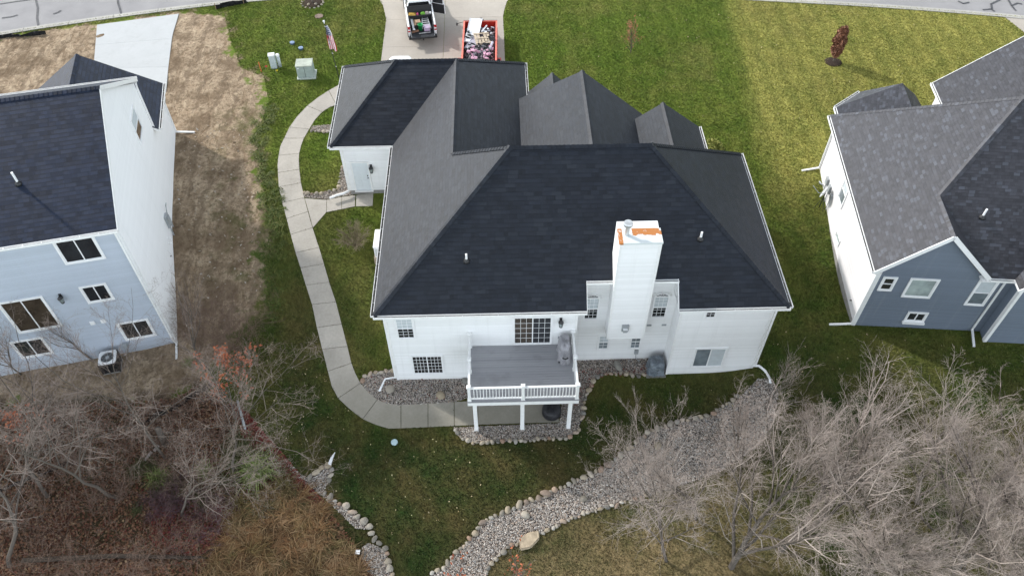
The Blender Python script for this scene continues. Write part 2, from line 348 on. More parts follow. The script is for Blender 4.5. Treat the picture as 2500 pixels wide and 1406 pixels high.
def ground_mat(name, blades=False):
    k = NT(name); v = k.co('Object'); big = k.noise(v, .16, 4, .6); mid = k.noise(v, .75, 5, .65); fine = k.noise(v, 7.0, 4, .75); vf = k.noise(k.scale(v, (1, 1.6, 1)), 26, 3, .7)
    a = k.attr
    jit = k.math('MULTIPLY', k.math('SUBTRACT', mid, .5), 1.5)
    def soft(nm, amt=1.0, lo=.38, hi=.62): return k.ramp(k.math('ADD', a(nm), k.math('MULTIPLY', jit, amt)), lo, hi)
    g = k.mix(k.ramp(k.math('ADD', k.math('MULTIPLY', big, .5), k.math('MULTIPLY', mid, .5)), .36, .64), (.092, .155, .018, 1), (.245, .26, .055, 1))
    g = k.mix(k.math('MULTIPLY', a('lush'), k.ramp(big, .3, .7)), g, (.110, .195, .020, 1))
    wide = k.noise(v, .35, 3, .6)
    g = k.mix(k.math('MULTIPLY', a('dry'), k.ramp(k.math('ADD', k.math('MULTIPLY', mid, .35), k.math('MULTIPLY', fine, .65)), .20, .78)), g, (.57, .50, .15, 1))
    g = k.mix(k.math('MULTIPLY', k.ramp(k.noise(v, .22, 5, .6), .50, .66), .42), g, (.30, .26, .085, 1)); sx_ = k.sep(v)[0]; st_ = k.math('SINE', k.math('MULTIPLY', k.math('ADD', sx_, k.math('MULTIPLY', wide, .8)), 4.6)); g = k.mix(k.math('MULTIPLY', k.ramp(st_, -.4, .8), .34), g, k.mix(.55, g, (.05, .10, .012, 1)))
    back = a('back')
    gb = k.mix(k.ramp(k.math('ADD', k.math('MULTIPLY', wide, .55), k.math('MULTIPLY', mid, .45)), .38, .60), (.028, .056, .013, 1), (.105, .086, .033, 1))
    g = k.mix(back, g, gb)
    g = k.mix(k.math('MULTIPLY', a('tan'), k.ramp(k.math('ADD', k.math('MULTIPLY', mid, .6), k.math('MULTIPLY', fine, .4)), .3, .6)), g, (.30, .225, .12, 1))
    sp = k.ramp(fine, .30, .72); g = k.mix(k.math('MULTIPLY', k.math('SUBTRACT', 1.0, sp), .40), g, k.mix(.62, g, (.008, .012, .003, 1)))
    g = k.mix(k.math('MULTIPLY', k.ramp(vf, .5, .8), .26), g, k.mix(.55, g, (.25, .23, .07, 1)))
    if blades:
        r = k.island(); g = k.mix(k.math('MULTIPLY', k.ramp(r, .0, .5), .0), g, g); g = k.mix(k.math('MULTIPLY', k.ramp(r, .55, 1.0), .45), g, k.mix(.5, g, (.30, .27, .09, 1)))
        g = k.mix(k.math('MULTIPLY', k.ramp(r, .45, .0), .4), g, (.012, .022, .004, 1))
        return k.fin(g, .7, .25)
    # bare soil with ruts and clods
    ruts = k.noise(k.scale(v, (1.25, .55, 1)), 1.1, 8, .72, dist=1.6); cl = k.noise(v, 4.5, 6, .75)
    d = k.mix(k.ramp(ruts, .36, .66), (.26, .185, .118, 1), (.53, .415, .29, 1)); d = k.mix(k.math('MULTIPLY', k.ramp(cl, .48, .62), .7), d, (.105, .073, .046, 1)); x_, y_, z_ = k.sep(v); tr = k.math('SINE', k.math('MULTIPLY', k.math('ADD', x_, k.math('MULTIPLY', mid, 2.2)), 5.2)); d = k.mix(k.math('MULTIPLY', k.math('MULTIPLY', k.ramp(tr, .35, .9), k.ramp(wide, .38, .55)), .55), d, (.15, .108, .072, 1)); d = k.mix(k.math('MULTIPLY', k.ramp(k.noise(v, 12, 5, .8), .56, .66), .6), d, (.095, .068, .045, 1))
    d = k.mix(k.math('MULTIPLY', k.ramp(fine, .60, .74), .5), d, (.36, .29, .21, 1)); d = k.mix(k.math('MULTIPLY', k.ramp(k.noise(v, .42, 5, .65), .47, .60), .65), d, (.135, .092, .056, 1))
    d = k.mix(k.math('MULTIPLY', a('weedy'), k.ramp(mid, .50, .62)), d, (.075, .085, .022, 1))
    g = k.mix(soft('dirt', 1.25, .42, .58), g, d)
    lit = k.mix(k.ramp(mid, .35, .65), (.042, .030, .020, 1), (.092, .064, .042, 1)); lit = k.mix(k.ramp(k.noise(v, .5, 3), .52, .64), lit, (.070, .032, .022, 1)); lit = k.mix(k.math('MULTIPLY', k.ramp(fine, .5, .7), .6), lit, (.16, .095, .055, 1))
    lit = k.mix(k.math('MULTIPLY', k.ramp(big, .45, .58), .6), lit, (.045, .050, .018, 1))
    g = k.mix(soft('wood', .7), g, lit)
    d_ = None
    h = k.math('ADD', k.math('MULTIPLY', fine, .7), k.math('ADD', k.math('MULTIPLY', vf, .3), k.math('MULTIPLY', k.math('MULTIPLY', ruts, a('dirt')), 3.0)))
    k.bump(h, 1.0, .06)
    return k.fin(g, .95, .1)
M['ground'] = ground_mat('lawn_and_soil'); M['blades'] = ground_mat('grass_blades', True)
def stone_mat(name, stops, rough=.8, isl=False):
    k = NT(name); r = k.island() if isl else k.n('ObjectInfo').outputs['Random']; c = k.cramp(r, stops); n = k.noise(k.co('Object'), 3.5 if not isl else 30, 4, .7)
    c = k.mix(k.math('MULTIPLY', k.ramp(n, .45, .75), .45), c, k.mix(.5, c, (.05, .045, .04, 1))); 
    if not isl: k.bump(n, .4, .02)
    return k.fin(c, rough, .3)
M['fieldstone'] = stone_mat('fieldstone', [(0, (.30, .245, .17)), (.2, (.38, .32, .24)), (.4, (.20, .18, .15)), (.6, (.43, .38, .31)), (.75, (.30, .20, .14)), (.88, (.15, .145, .13)), (1, (.48, .44, .38))])
M['gravel'] = stone_mat('gravel', [(0, (.17, .155, .14)), (.25, (.34, .30, .265)), (.5, (.48, .43, .38)), (.72, (.38, .285, .22)), (.85, (.70, .65, .59)), (1, (.26, .25, .25))], .85, True)
M['leaf'] = stone_mat('fallen_leaves', [(0, (.095, .035, .020)), (.3, (.15, .066, .034)), (.55, (.23, .125, .066)), (.75, (.13, .030, .020)), (.9, (.30, .20, .11)), (1, (.06, .036, .024))], .8, True)
M['bed_base'] = plain('bed_soil', (.085, .07, .06), .95, .1, .5, 9, bump=.5)
M['mulch'] = plain('dark_mulch', (.045, .032, .025), .95, .1, .6, 14, bump=.8)
# ------------------------------------------------------------------ ground
DIRT = pts([(437, 30), (548, 40), (562, 100), (588, 165), (645, 192), (655, 240), (640, 295), (615, 335), (636, 385), (642, 460), (655, 560), (655, 660), (646, 745), (600, 810), (545, 870), (470, 940), (380, 1000), (200, 1010), (-100, 990), (-500, 1000), (-600, 250), (-350, 140), (0, 88), (237, 60)])
WOOD = pts([(-500, 985), (100, 975), (420, 960), (480, 930), (575, 975), (612, 1030), (650, 1068), (702, 1128), (742, 1175), (785, 1222), (835, 1280), (875, 1345), (935, 1460), (935, 1600), (-600, 1600)])
DRY = pts([(1770, -60), (1790, 60), (1822, 200), (1850, 330), (1880, 450), (1930, 520), (2020, 430), (2050, 250), (2500, 300), (2900, 200), (2900, -60)])
TAN = pts([(1170, 1440), (1235, 1352), (1340, 1300), (1480, 1255), (1600, 1225), (1750, 1230), (1900, 1300), (1850, 1600), (1100, 1600)])
LUSH = pts([(560, 20), (930, 0), (1800, 0), (1790, 200), (1300, 300), (1000, 330), (960, 640), (700, 560), (640, 330)])
BACK = pts([(630, 560), (700, 500), (960, 720), (960, 900), (1900, 760), (1960, 560), (2020, 560), (2080, 800), (2600, 840), (3200, 900), (3200, 1700), (500, 1700), (500, 900)])
WEED = pts([(595, 270), (680, 270), (690, 800), (600, 850), (560, 500)])
GXX, GYY = np.meshgrid(gx, gy)
def mask(poly, soft):
    s = np.where(inside(poly, GXX, GYY), 1, -1)*edist(poly, GXX, GYY); return np.clip(s/soft*.5+.5, 0, 1)
def ground_attrs():
    far = (np.hypot(GXX-6, GYY-12) < 75)
    return {'dirt': mask(DIRT, 1.6), 'wood': mask(WOOD, 1.6), 'dry': mask(DRY, .7), 'tan': mask(TAN, 2.5), 'lush': mask(LUSH, 6), 'back': mask(BACK, 5), 'weedy': mask(WEED, 2)}
ATT = ground_attrs()
HZ2 = HZ.copy(); HZ2 += ATT['dirt']*.05*blur(rng.normal(0, 1, HZ.shape), 2)*3.0; HZ2 += ATT['wood']*.06*blur(rng.normal(0, 1, HZ.shape), 3)*4.0
def arc(dy, dense=1.5):
    out = []
    for i in range(len(ARC)-1):
        p, q = np.array(ARC[i]), np.array(ARC[i+1]); n = max(1, int(np.hypot(*(q-p))/dense)); out += [p+(q-p)*k/n for k in range(n)]
    out.append(np.array(ARC[-1])); out = np.array(out); k = np.ones(5)/5
    xs = np.concatenate([[out[0, 0]]*2, out[:, 0], [out[-1, 0]]*2]); ys = np.concatenate([[out[0, 1]]*2, out[:, 1], [out[-1, 1]]*2])
    sm = np.stack([np.convolve(xs, k, 'valid'), np.convolve(ys, k, 'valid')], 1); t = np.gradient(sm, axis=0); nrm = np.stack([-t[:, 1], t[:, 0]], 1); nrm /= np.hypot(nrm[:, 0], nrm[:, 1])[:, None]
    return sm+nrm*dy
ARC = [(-75, 10), (-45, 23.2), (-29.85, 28.6), (-21, 30.9), (-13.24, 32.5), (-4, 33.5), (6, 33.9), (14, 33.4), (22.6, 31.7), (33, 30.3), (43.2, 28.4), (60, 24), (95, 12)]
_sp = [tuple(p) for p in arc(.3)]+[tuple(p) for p in arc(9.2)[::-1]]
ST = .35*np.clip(np.where(inside(_sp, GXX, GYY), edist(_sp, GXX, GYY), 0)/.3, 0, 1)
def build_ground():
    ny, nx = HZ.shape; V = np.stack([GXX.ravel(), GYY.ravel(), (HZ2-ST).ravel()], 1)
    i = np.arange(nx-1); j = np.arange(ny-1); I, J = np.meshgrid(i, j); b = (J*nx+I).ravel(); F = np.stack([b, b+1, b+nx+1, b+nx], 1)
    A = {k: v.ravel() for k, v in ATT.items()}
    # coarse skirt out to the horizon
    n0 = len(V); R = 900; X0, X1, Y0, Y1 = GX0, GX1, GY0, GY1
    ex = [(-R, -R), (R, -R), (R, R), (-R, R)]; inn = [0, nx-1, ny*nx-1, (ny-1)*nx]
    V = np.vstack([V, [(x, y, 2.3 if y > 0 else -1.6) for x, y in ex]]); q = [n0, n0+1, n0+2, n0+3]
    F = np.vstack([F, [(q[0], q[1], inn[1], inn[0]), (q[1], q[2], inn[2], inn[1]), (q[2], q[3], inn[3], inn[2]), (q[3], q[0], inn[0], inn[3])]])
    for k in A: A[k] = np.concatenate([A[k], np.zeros(4)])
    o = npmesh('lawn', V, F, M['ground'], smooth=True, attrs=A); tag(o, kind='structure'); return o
ground = build_ground()
# ------------------------------------------------------------------ street, kerb, drives, walks
def ribbon(name, d0, d1, z0, z1, mat, cut=0):
    """strip along the street; every cut-th span leaves a narrow joint"""
    a, b = arc(d0), arc(d1); mb = MB()
    hz = lambda p, z: float(gz(min(max(p[0], GX0), GX1), min(p[1], GY1)))+z
    for i in range(len(a)-1):
        A, B, C, D = a[i], a[i+1], b[i+1], b[i]
        if cut and i % cut == 0: A = A+(B-A)*.02; D = D+(C-D)*.02
        P = [(A[0], A[1], hz(A, z0)), (B[0], B[1], hz(B, z0)), (C[0], C[1], hz(C, z1)), (D[0], D[1], hz(D, z1))]
        mb.hexa([(x, y, z-.25) for x, y, z in P]+P)
    return tag(mb.build(name, mat), kind='structure')
ribbon('street', .62, 9.5, -.04, -.02, M['asphalt']); ribbon('kerb', 0, .6, .06, -.02, M['kerb'], 2)
tar = MB()
def tarline(px):
    P = [at(x, y, float(gz(*at(x, y)[:2]))) for x, y in px]
    for p, q in zip(P[:-1], P[1:]):
        p, q = Vector(p), Vector(q); d = (q-p).normalized(); a = Vector((-d.y, d.x, 0))*.07
        z = lambda P_: (P_.x, P_.y, float(gz(P_.x, P_.y))-.012)
        tar.face([z(p-a-d*.02), z(q-a+d*.02), z(q+a+d*.02), z(p+a-d*.02)])
for L in ([(86, -5), (92, 20), (90, 45), (94, 68)], [(286, -12), (288, 8), (293, 24), (296, 37)], [(0, 10), (40, 4), (80, -2)], [(5, 44), (28, 41), (42, 37)], [(130, 34), (142, 30), (148, 26)],
          [(2400, 24), (2422, 22), (2420, 10), (2440, 0), (2452, -8)], [(2462, 0), (2470, 14), (2480, 26)], [(2470, 14), (2484, 8), (2495, 10)], [(2420, 22), (2428, 28)], [(2340, 3), (2352, 9), (2366, 6)]): tarline(L)
tag(tar.build('tar_seams', M['tar']), kind='structure')
DRIVE = pts([(931, 2), (943, 46), (936, 100), (930, 150), (925, 250), (1235, 250), (1233, 150), (1228, 36), (1240, -2)])
dl, drr = pts([(931, 2)])[0], pts([(1240, -2)])[0]
def split_rows(left, right, ys, gap=.02, mids=(.5,)):
    """slabs between two edge lines (lists of x,y), cut at the given fractions"""
    out = []
    def edge(L, t):
        L = np.array(L); s = np.concatenate([[0], np.cumsum(np.hypot(*np.diff(L, axis=0).T))]); u = t*s[-1]; return np.array([np.interp(u, s, L[:, 0]), np.interp(u, s, L[:, 1])])
    for a, b in zip(ys[:-1], ys[1:]):
        ms = [0]+list(mids)+[1]
        for m0, m1 in zip(ms[:-1], ms[1:]):
            n = 4; le = [edge(left, a+(b-a)*k/n) for k in range(n+1)]; re = [edge(right, a+(b-a)*k/n) for k in range(n+1)]
            A = [l+(r-l)*m0 for l, r in zip(le, re)]; B = [l+(r-l)*m1 for l, r in zip(le, re)]
            P = np.array(A+B[::-1]); c = P.mean(0); d = P-c; P = c+d*(1-gap/np.maximum(np.hypot(d[:, 0], d[:, 1]), .1)[:, None])
            out.append([tuple(p) for p in P])
    return out
lef = pts([(931, 2), (943, 46), (936, 100), (930, 150)]); rig = pts([(1240, -2), (1228, 36), (1231, 90), (1233, 150)])
lef = [(lef[0][0]-.9, 33.35)]+lef+[(-3.0, 18.7)]; rig = [(rig[0][0]+.9, 33.75)]+rig+[(6.6, 18.7)]
DRV = lef+rig[::-1]
tag(drape('driveway', split_rows(lef, rig, [0, .27, .5, .72, 1.0], .012), M['conc_drive'], .02, .8), kind='structure')
lef = pts([(237, 62), (233, 110), (228, 170), (215, 240)]); rig = pts([(437, 35), (421, 88), (411, 170), (403, 255)])
tag(drape('new_driveway', split_rows(lef, rig, [0, .30, .62, 1.0], .012, ()), M['conc_new'], .03, .8), kind='structure')
nb = pts([(2450, 41), (2475, 60), (2520, 96), (2620, 120), (2640, 50)])
tag(drape('corner_driveway', [nb], M['conc_drive'], .02, .8), kind='structure')
# curving walk: outer edge point, inner edge point, 1 = a joint is cut here
WALK = [((850, 196), (842, 240), 1), ((802.8, 222.4), (821, 256.8), 1), ((777, 239), (802.8, 264), 0), ((750.5, 259.8), (786.4, 274.7), 1), ((725, 286.6), (768.5, 294), 0), ((707, 312), (755, 316.5), 1), ((693.8, 339), (741.6, 339), 1), ((684.8, 358), (735, 357), 0), ((680.3, 381), (730.5, 376), 1), ((678, 403), (729.6, 391), 0), ((678.8, 422.6), (731, 415), 1),
        ((681, 457.5), (735, 448), 1), ((689.3, 496), (743, 484), 1), ((700, 534.6), (752, 518), 1), ((710, 573.5), (763, 557), 1), ((722, 618), (779, 605), 1), ((734, 655), (791, 645), 1), ((747, 697), (804, 690), 1), ((762, 744), (820, 738), 1), ((774, 800), (834, 792), 1), ((787, 853), (848, 846), 1), ((800.7, 906.6), (858, 887), 1), ((810.4, 943.5), (866.7, 910.5), 0), ((826, 972.6), (880, 935.7), 1), ((855, 999.7), (897.7, 957), 0), ((886, 1023), (921, 976.5), 1), ((917, 1036.6), (934, 982), 0), ((948, 1046), (948, 986), 0), ((979, 1045.6), (979, 989.3), 1), ((1045, 1042.5), (1045, 986), 1), ((1109, 1039.7), (1109, 982), 1), ((1167, 1037), (1167, 978), 1)]
def walk_slabs():
    out = []; cur = [WALK[0]]
    wp = [(np.array(pts([a])[0]), np.array(pts([b])[0]), j) for a, b, j in WALK]; cur = [wp[0]]
    for q in wp[1:]:
        cur.append(q)
        if q[2]:
            P = [c[0] for c in cur]; Q = [c[1] for c in cur]; g = .014
            P = [p.copy() for p in P]; Q = [p.copy() for p in Q]
            for L in (P, Q):
                d = L[1]-L[0]; L[0] += d/np.hypot(*d)*g; d = L[-2]-L[-1]; L[-1] += d/np.hypot(*d)*g
            out.append([tuple(p) for p in P]+[tuple(p) for p in Q[::-1]]); cur = [q]
    return out
slabs = walk_slabs()
shr = lambda P, g=.015: [tuple(np.array(P).mean(0)+(np.array(p)-np.array(P).mean(0))*(1-g/max(.1, np.hypot(*(np.array(p)-np.array(P).mean(0)))))) for p in P]
for L in ([(744, 485), (798, 489), (797.5, 519), (764, 557), (753, 518)], [(798, 489), (834, 482), (834, 512), (797.5, 519)], [(834, 482), (868, 477), (867, 505), (834, 512)], [(869.5, 477), (912, 472), (910, 504), (868.5, 505)]): slabs.append(shr(pts(L)))
pz = [(at(1167, 978)[0], -.35), (6.2, -.35), (6.2, at(1300, 1033)[1]), (at(1167, 1037)[0], at(1167, 1037)[1])]
slabs += [shr(pz), shr([(6.2, -.35), (7.96, -.35), (7.96, -2.62), (6.2, at(1300, 1033)[1])])]
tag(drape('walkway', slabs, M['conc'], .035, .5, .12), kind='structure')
# ------------------------------------------------------------------ gravel beds and edging stones
BEDS = {'gravel_bed_by_house': [(880, 932), (900, 913), (935, 905), (968, 900), (1140, 905), (1140, 972), (1109, 982), (1045, 986), (979, 990), (948, 987), (921, 977), (897, 957)],
        'gravel_bed_under_deck': [(1107, 1044), (1118, 1062), (1127, 1072), (1150, 1080), (1174, 1082), (1212, 1079), (1278, 1076), (1341, 1072), (1385, 1068), (1403, 1059), (1412, 1047), (1420, 1026), (1427, 985), (1434, 960), (1447, 938), (1458, 922), (1490, 911), (1545, 915), (1625, 917), (1625, 868), (1385, 868), (1370, 1000), (1366, 1033), (1250, 1038), (1167, 1041)],
        'dry_creek_bed': [(1045, 1410), (1082, 1386), (1109, 1359), (1136, 1331), (1161, 1300), (1182, 1275), (1221, 1258), (1260, 1238), (1301, 1222), (1330, 1210), (1374, 1192), (1428, 1165), (1473, 1146), (1518, 1112), (1558, 1078), (1593, 1052), (1662, 1031), (1740, 1012), (1800, 975), (1850, 925), (1885, 925), (1900, 960), (1890, 1030), (1850, 1090), (1760, 1150), (1680, 1180), (1620, 1196), (1562, 1212), (1478, 1239), (1414, 1258), (1360, 1282), (1325, 1301), (1265, 1327), (1243, 1332), (1217, 1358), (1196, 1381), (1180, 1440), (1000, 1440)],
        'gravel_strip_by_woods': [(688, 1112), (712, 1135), (738, 1160), (750, 1165), (778, 1150), (806, 1138), (811, 1160), (803, 1175), (790, 1200), (815, 1224), (846, 1238), (870, 1260), (892, 1273), (905, 1292), (868, 1290), (840, 1262), (800, 1222), (760, 1190), (735, 1172), (705, 1145)],
        'gravel_strip_at_lawn_tip': [(886, 1335), (900, 1325), (925, 1335), (942, 1345), (950, 1372), (956, 1400), (966, 1440), (920, 1440), (900, 1400), (880, 1360)],
        'gravel_bed_at_side_door': [(738, 468), (760, 473), (790, 471), (822, 466), (829, 455), (835, 425), (840, 398), (850, 410), (862, 470), (866, 476), (834, 481), (798, 488), (745, 483)],
        'gravel_bed_by_garage': [(757, 319), (764, 309), (790, 306), (835, 305), (830, 322), (790, 323)]}
def pebbles(name, poly, dens, r0, r1, mat, z=.022):
    a = np.array(poly); lo, hi = a.min(0), a.max(0); n = int((hi-lo).prod()*dens); P = rng.uniform(lo, hi, (n, 2)); P = P[inside(poly, P[:, 0], P[:, 1])]; n = len(P)
    base = np.array([(1, 0, 0), (0, 1, 0), (-1, 0, 0), (0, -1, 0), (.25, .1, .95), (0, 0, -.4)], float)
    tri = np.array([(4, 0, 1), (4, 1, 2), (4, 2, 3), (4, 3, 0), (5, 1, 0), (5, 2, 1), (5, 3, 2), (5, 0, 3)])
    s = r0+(r1-r0)*rng.random((n, 1))**2.2; sc = s*rng.uniform([.75, .75, .5], [1.3, 1.0, .85], (n, 3)); an = rng.uniform(0, 6.283, n)
    V = base[None]*(1+rng.normal(0, .16, (n, 6, 1)))*sc[:, None]; c, sn = np.cos(an)[:, None], np.sin(an)[:, None]
    X = V[..., 0]*c-V[..., 1]*sn+P[:, :1]; Y = V[..., 0]*sn+V[..., 1]*c+P[:, 1:]; Z = V[..., 2]+gz(P[:, 0], P[:, 1])[:, None]+z+s*.25
    F = (tri[None]+np.arange(n)[:, None, None]*6).reshape(-1, 3)
    return npmesh(name, np.stack([X, Y, Z], 2).reshape(-1, 3), F, mat)
for k, L in BEDS.items():
    poly = pts(L); tag(drape(k.replace('gravel', 'soil').replace('dry_creek_bed', 'creek_soil_bed'), [poly], M['bed_base'], .018, .5, .05), kind='structure')
    big = 'creek' in k or 'woods' in k
    tag(pebbles('gravel', poly, 1000 if not big else 800, .016 if not big else .018, .046 if not big else .054, M['gravel']), kind='stuff', label={'gravel_bed_by_house': 'grey mixed gravel spread along the white rear wall beside the walkway', 'gravel_bed_under_deck': 'grey mixed gravel around the deck posts and under the deck', 'dry_creek_bed': 'pale river gravel filling the dry creek bed behind the lawn', 'gravel_strip_by_woods': 'coarse gravel wedge at the white pipe outlet by the woods', 'gravel_strip_at_lawn_tip': 'grey gravel between the lawn tip and the brown grasses', 'gravel_bed_at_side_door': 'fine gravel bed below the garage side door', 'gravel_bed_by_garage': 'short gravel row across the bed beside the garage'}[k], cat='gravel')
def rock_mesh(seed, flat=.7):
    r = random.Random(seed); bm = bmesh.new(); bmesh.ops.create_icosphere(bm, subdivisions=3, radius=1.0)
    from mathutils import noise
    o = Vector((r.random()*50, r.random()*50, r.random()*50)); sx, sy = r.uniform(.85, 1.2), r.uniform(.7, 1.0)
    for v in bm.verts:
        d = v.co.normalized(); f = 1+.22*noise.noise(d*1.1+o)+.09*noise.noise(d*2.7+o); v.co = Vector((d.x*f*sx, d.y*f*sy, d.z*f*flat))
    me = bpy.data.meshes.new('stone'); bm.to_mesh(me); bm.free(); me.materials.append(M['fieldstone']); me.polygons.foreach_set('use_smooth', [True]*len(me.polygons)); return me
ROCKS = [rock_mesh(i, .62+.05*(i % 4)) for i in range(10)]
def stone(x, y, r, label, group=None, name='edging_stone', cat='stone', sink=.3, rz=None, z=None, me=None):
    o = bpy.data.objects.new(name, me or rnd.choice(ROCKS)); COL.objects.link(o); o.location = (x, y, (float(gz(x, y)) if z is None else z)+r*(.62-sink)); o.scale = (r*rnd.uniform(.9, 1.15), r*rnd.uniform(.85, 1.05), r*rnd.uniform(.85, 1.1)); o.rotation_euler = (rnd.uniform(-.15, .15), rnd.uniform(-.15, .15), rnd.uniform(0, 6.28) if rz is None else rz)
    return tag(o, label, cat, group)
def stone_row(px, r0, r1, label, group, gap=1.02):
    P = np.array(pts(px)); s = np.concatenate([[0], np.cumsum(np.hypot(*np.diff(P, axis=0).T))]); u = 0
    while u < s[-1]:
        r = rnd.uniform(r0, r1); x, y = np.interp(u+r, s, P[:, 0]), np.interp(u+r, s, P[:, 1]); stone(x+rnd.uniform(-.04, .04), y+rnd.uniform(-.05, .05), r, label, group); u += 2*r*gap
stone_row([(1051, 1403), (1082, 1384), (1109, 1357), (1134.5, 1329.7), (1160, 1298.7), (1181, 1273), (1220, 1256), (1259, 1238), (1301, 1221), (1330, 1208), (1373, 1190.6), (1428, 1163), (1473, 1144), (1518, 1110), (1558, 1076.5), (1593, 1050.5), (1662, 1029), (1740, 1010), (1800, 970)], .085, .175, 'rounded fieldstone in the row between the lawn and the dry creek gravel', 'stones edging the lawn side of the creek bed')
stone_row([(1185, 1403), (1196.6, 1380), (1217, 1359), (1243, 1333.5), (1263.5, 1329)], .08, .155, 'rounded fieldstone in the near creek row left of the flat slab', 'stones edging the near side of the creek bed left of the slab')
stone_row([(1324, 1303), (1359, 1284), (1388, 1267), (1414, 1260), (1431, 1251), (1477, 1241), (1541, 1222), (1580, 1210), (1640, 1192)], .075, .15, 'rounded fieldstone in the near creek row right of the flat slab', 'stones edging the near side of the creek bed right of the slab')
stone_row([(1109, 1046), (1118, 1058), (1125, 1070), (1149, 1080), (1174, 1081.5), (1212, 1079), (1278, 1075), (1341, 1072), (1385, 1069), (1403, 1060), (1412, 1048.5)], .085, .15, 'rounded fieldstone in the row edging the gravel in front of the deck posts', 'stones edging the gravel in front of the deck')
stone_row([(1419, 1026), (1427, 985), (1432, 962), (1446, 939), (1455, 922), (1478, 913), (1512, 912), (1547, 917), (1574, 917)], .10, .17, 'rounded fieldstone in the curved row right of the deck', 'stones edging the gravel right of the deck')
stone_row([(880, 935), (892, 919), (910, 912), (937, 907), (966, 904)], .11, .16, 'rounded fieldstone in the short row at the house corner beside the walkway', 'stones edging the gravel at the rear house corner')
stone_row([(748, 1166.7), (766, 1159), (777, 1151), (795, 1137.6), (808, 1139.5), (811, 1159), (805, 1171)], .10, .18, 'rounded fieldstone ringing the gravel wedge at the pipe outlet', 'stones ringing the gravel wedge')
stone_row([(789, 1200), (801, 1211), (829, 1231), (846, 1237), (870.5, 1259), (890, 1271.5), (903.5, 1289), (913, 1310), (922, 1322), (942, 1341), (944, 1357), (948, 1370.5), (954, 1396), (962, 1410)], .11, .20, 'large rounded fieldstone in the row between the lawn and the woods', 'stones edging the lawn beside the woods', 1.1)
stone_row([(740, 469), (760, 474), (790, 472), (812, 467), (827, 462), (829, 452), (834, 425), (839, 402)], .08, .15, 'rounded fieldstone edging the gravel at the garage side door', 'stones edging the side door bed')
stone_row([(757, 321), (775, 322.5), (800, 323), (826, 323)], .08, .14, 'pale rounded stone in the short row beside the garage', 'stones edging the bed beside the garage')
for (px, py, r, lb) in [(953, 952, .24, 'large tan boulder on the gravel near the white downspout'), (1076, 967, .24, 'large tan boulder on the gravel left of the deck post'), (1136, 932, .19, 'reddish boulder on the gravel against the deck corner'), (1508, 896, .26, 'large flat tan boulder on the gravel in the recess'), (1283, 1258, .2, 'angular tan boulder in the middle of the creek gravel'), (1424, 1218, .17, 'pale boulder lying in the creek gravel near the branches'), (1605, 1090, .26, 'blue grey boulder in the creek gravel under the branches'), (1333, 1206, .23, 'largest pale boulder in the upper creek row')]:
    p = at(px, py); stone(p[0], p[1], r, lb, name='boulder', cat='boulder', sink=.25)
def slab():
    bm = bmesh.new(); o = [(-.75, -.32), (-.1, -.42), (.6, -.1), (.72, .30), (.1, .42), (-.55, .25)]
    vs = [bm.verts.new((x, y, 0)) for x, y in o]; f = bm.faces.new(vs); e = bmesh.ops.extrude_face_region(bm, geom=[f]); bmesh.ops.translate(bm, verts=[v for v in e['geom'] if isinstance(v, bmesh.types.BMVert)], vec=(0, 0, .28))
    bmesh.ops.recalc_face_normals(bm, faces=bm.faces); bmesh.ops.bevel(bm, geom=bm.edges[:], offset=.05, segments=2, affect='EDGES'); me = bpy.data.meshes.new('stone_slab'); bm.to_mesh(me); bm.free(); me.materials.append(plain('tan_slab', (.42, .34, .24), .8, .3, .3, 3, bump=.5)); return me
p = at(1293, 1320); ob = bpy.data.objects.new('stone_slab', slab()); COL.objects.link(ob); ob.location = (p[0], p[1], float(gz(p[0], p[1]))-.03); ob.rotation_euler = (0, 0, .35); ob.scale = (.74, .8, .7); tag(ob, 'flat tan stone slab set in the near edge of the creek bed', 'stone slab')
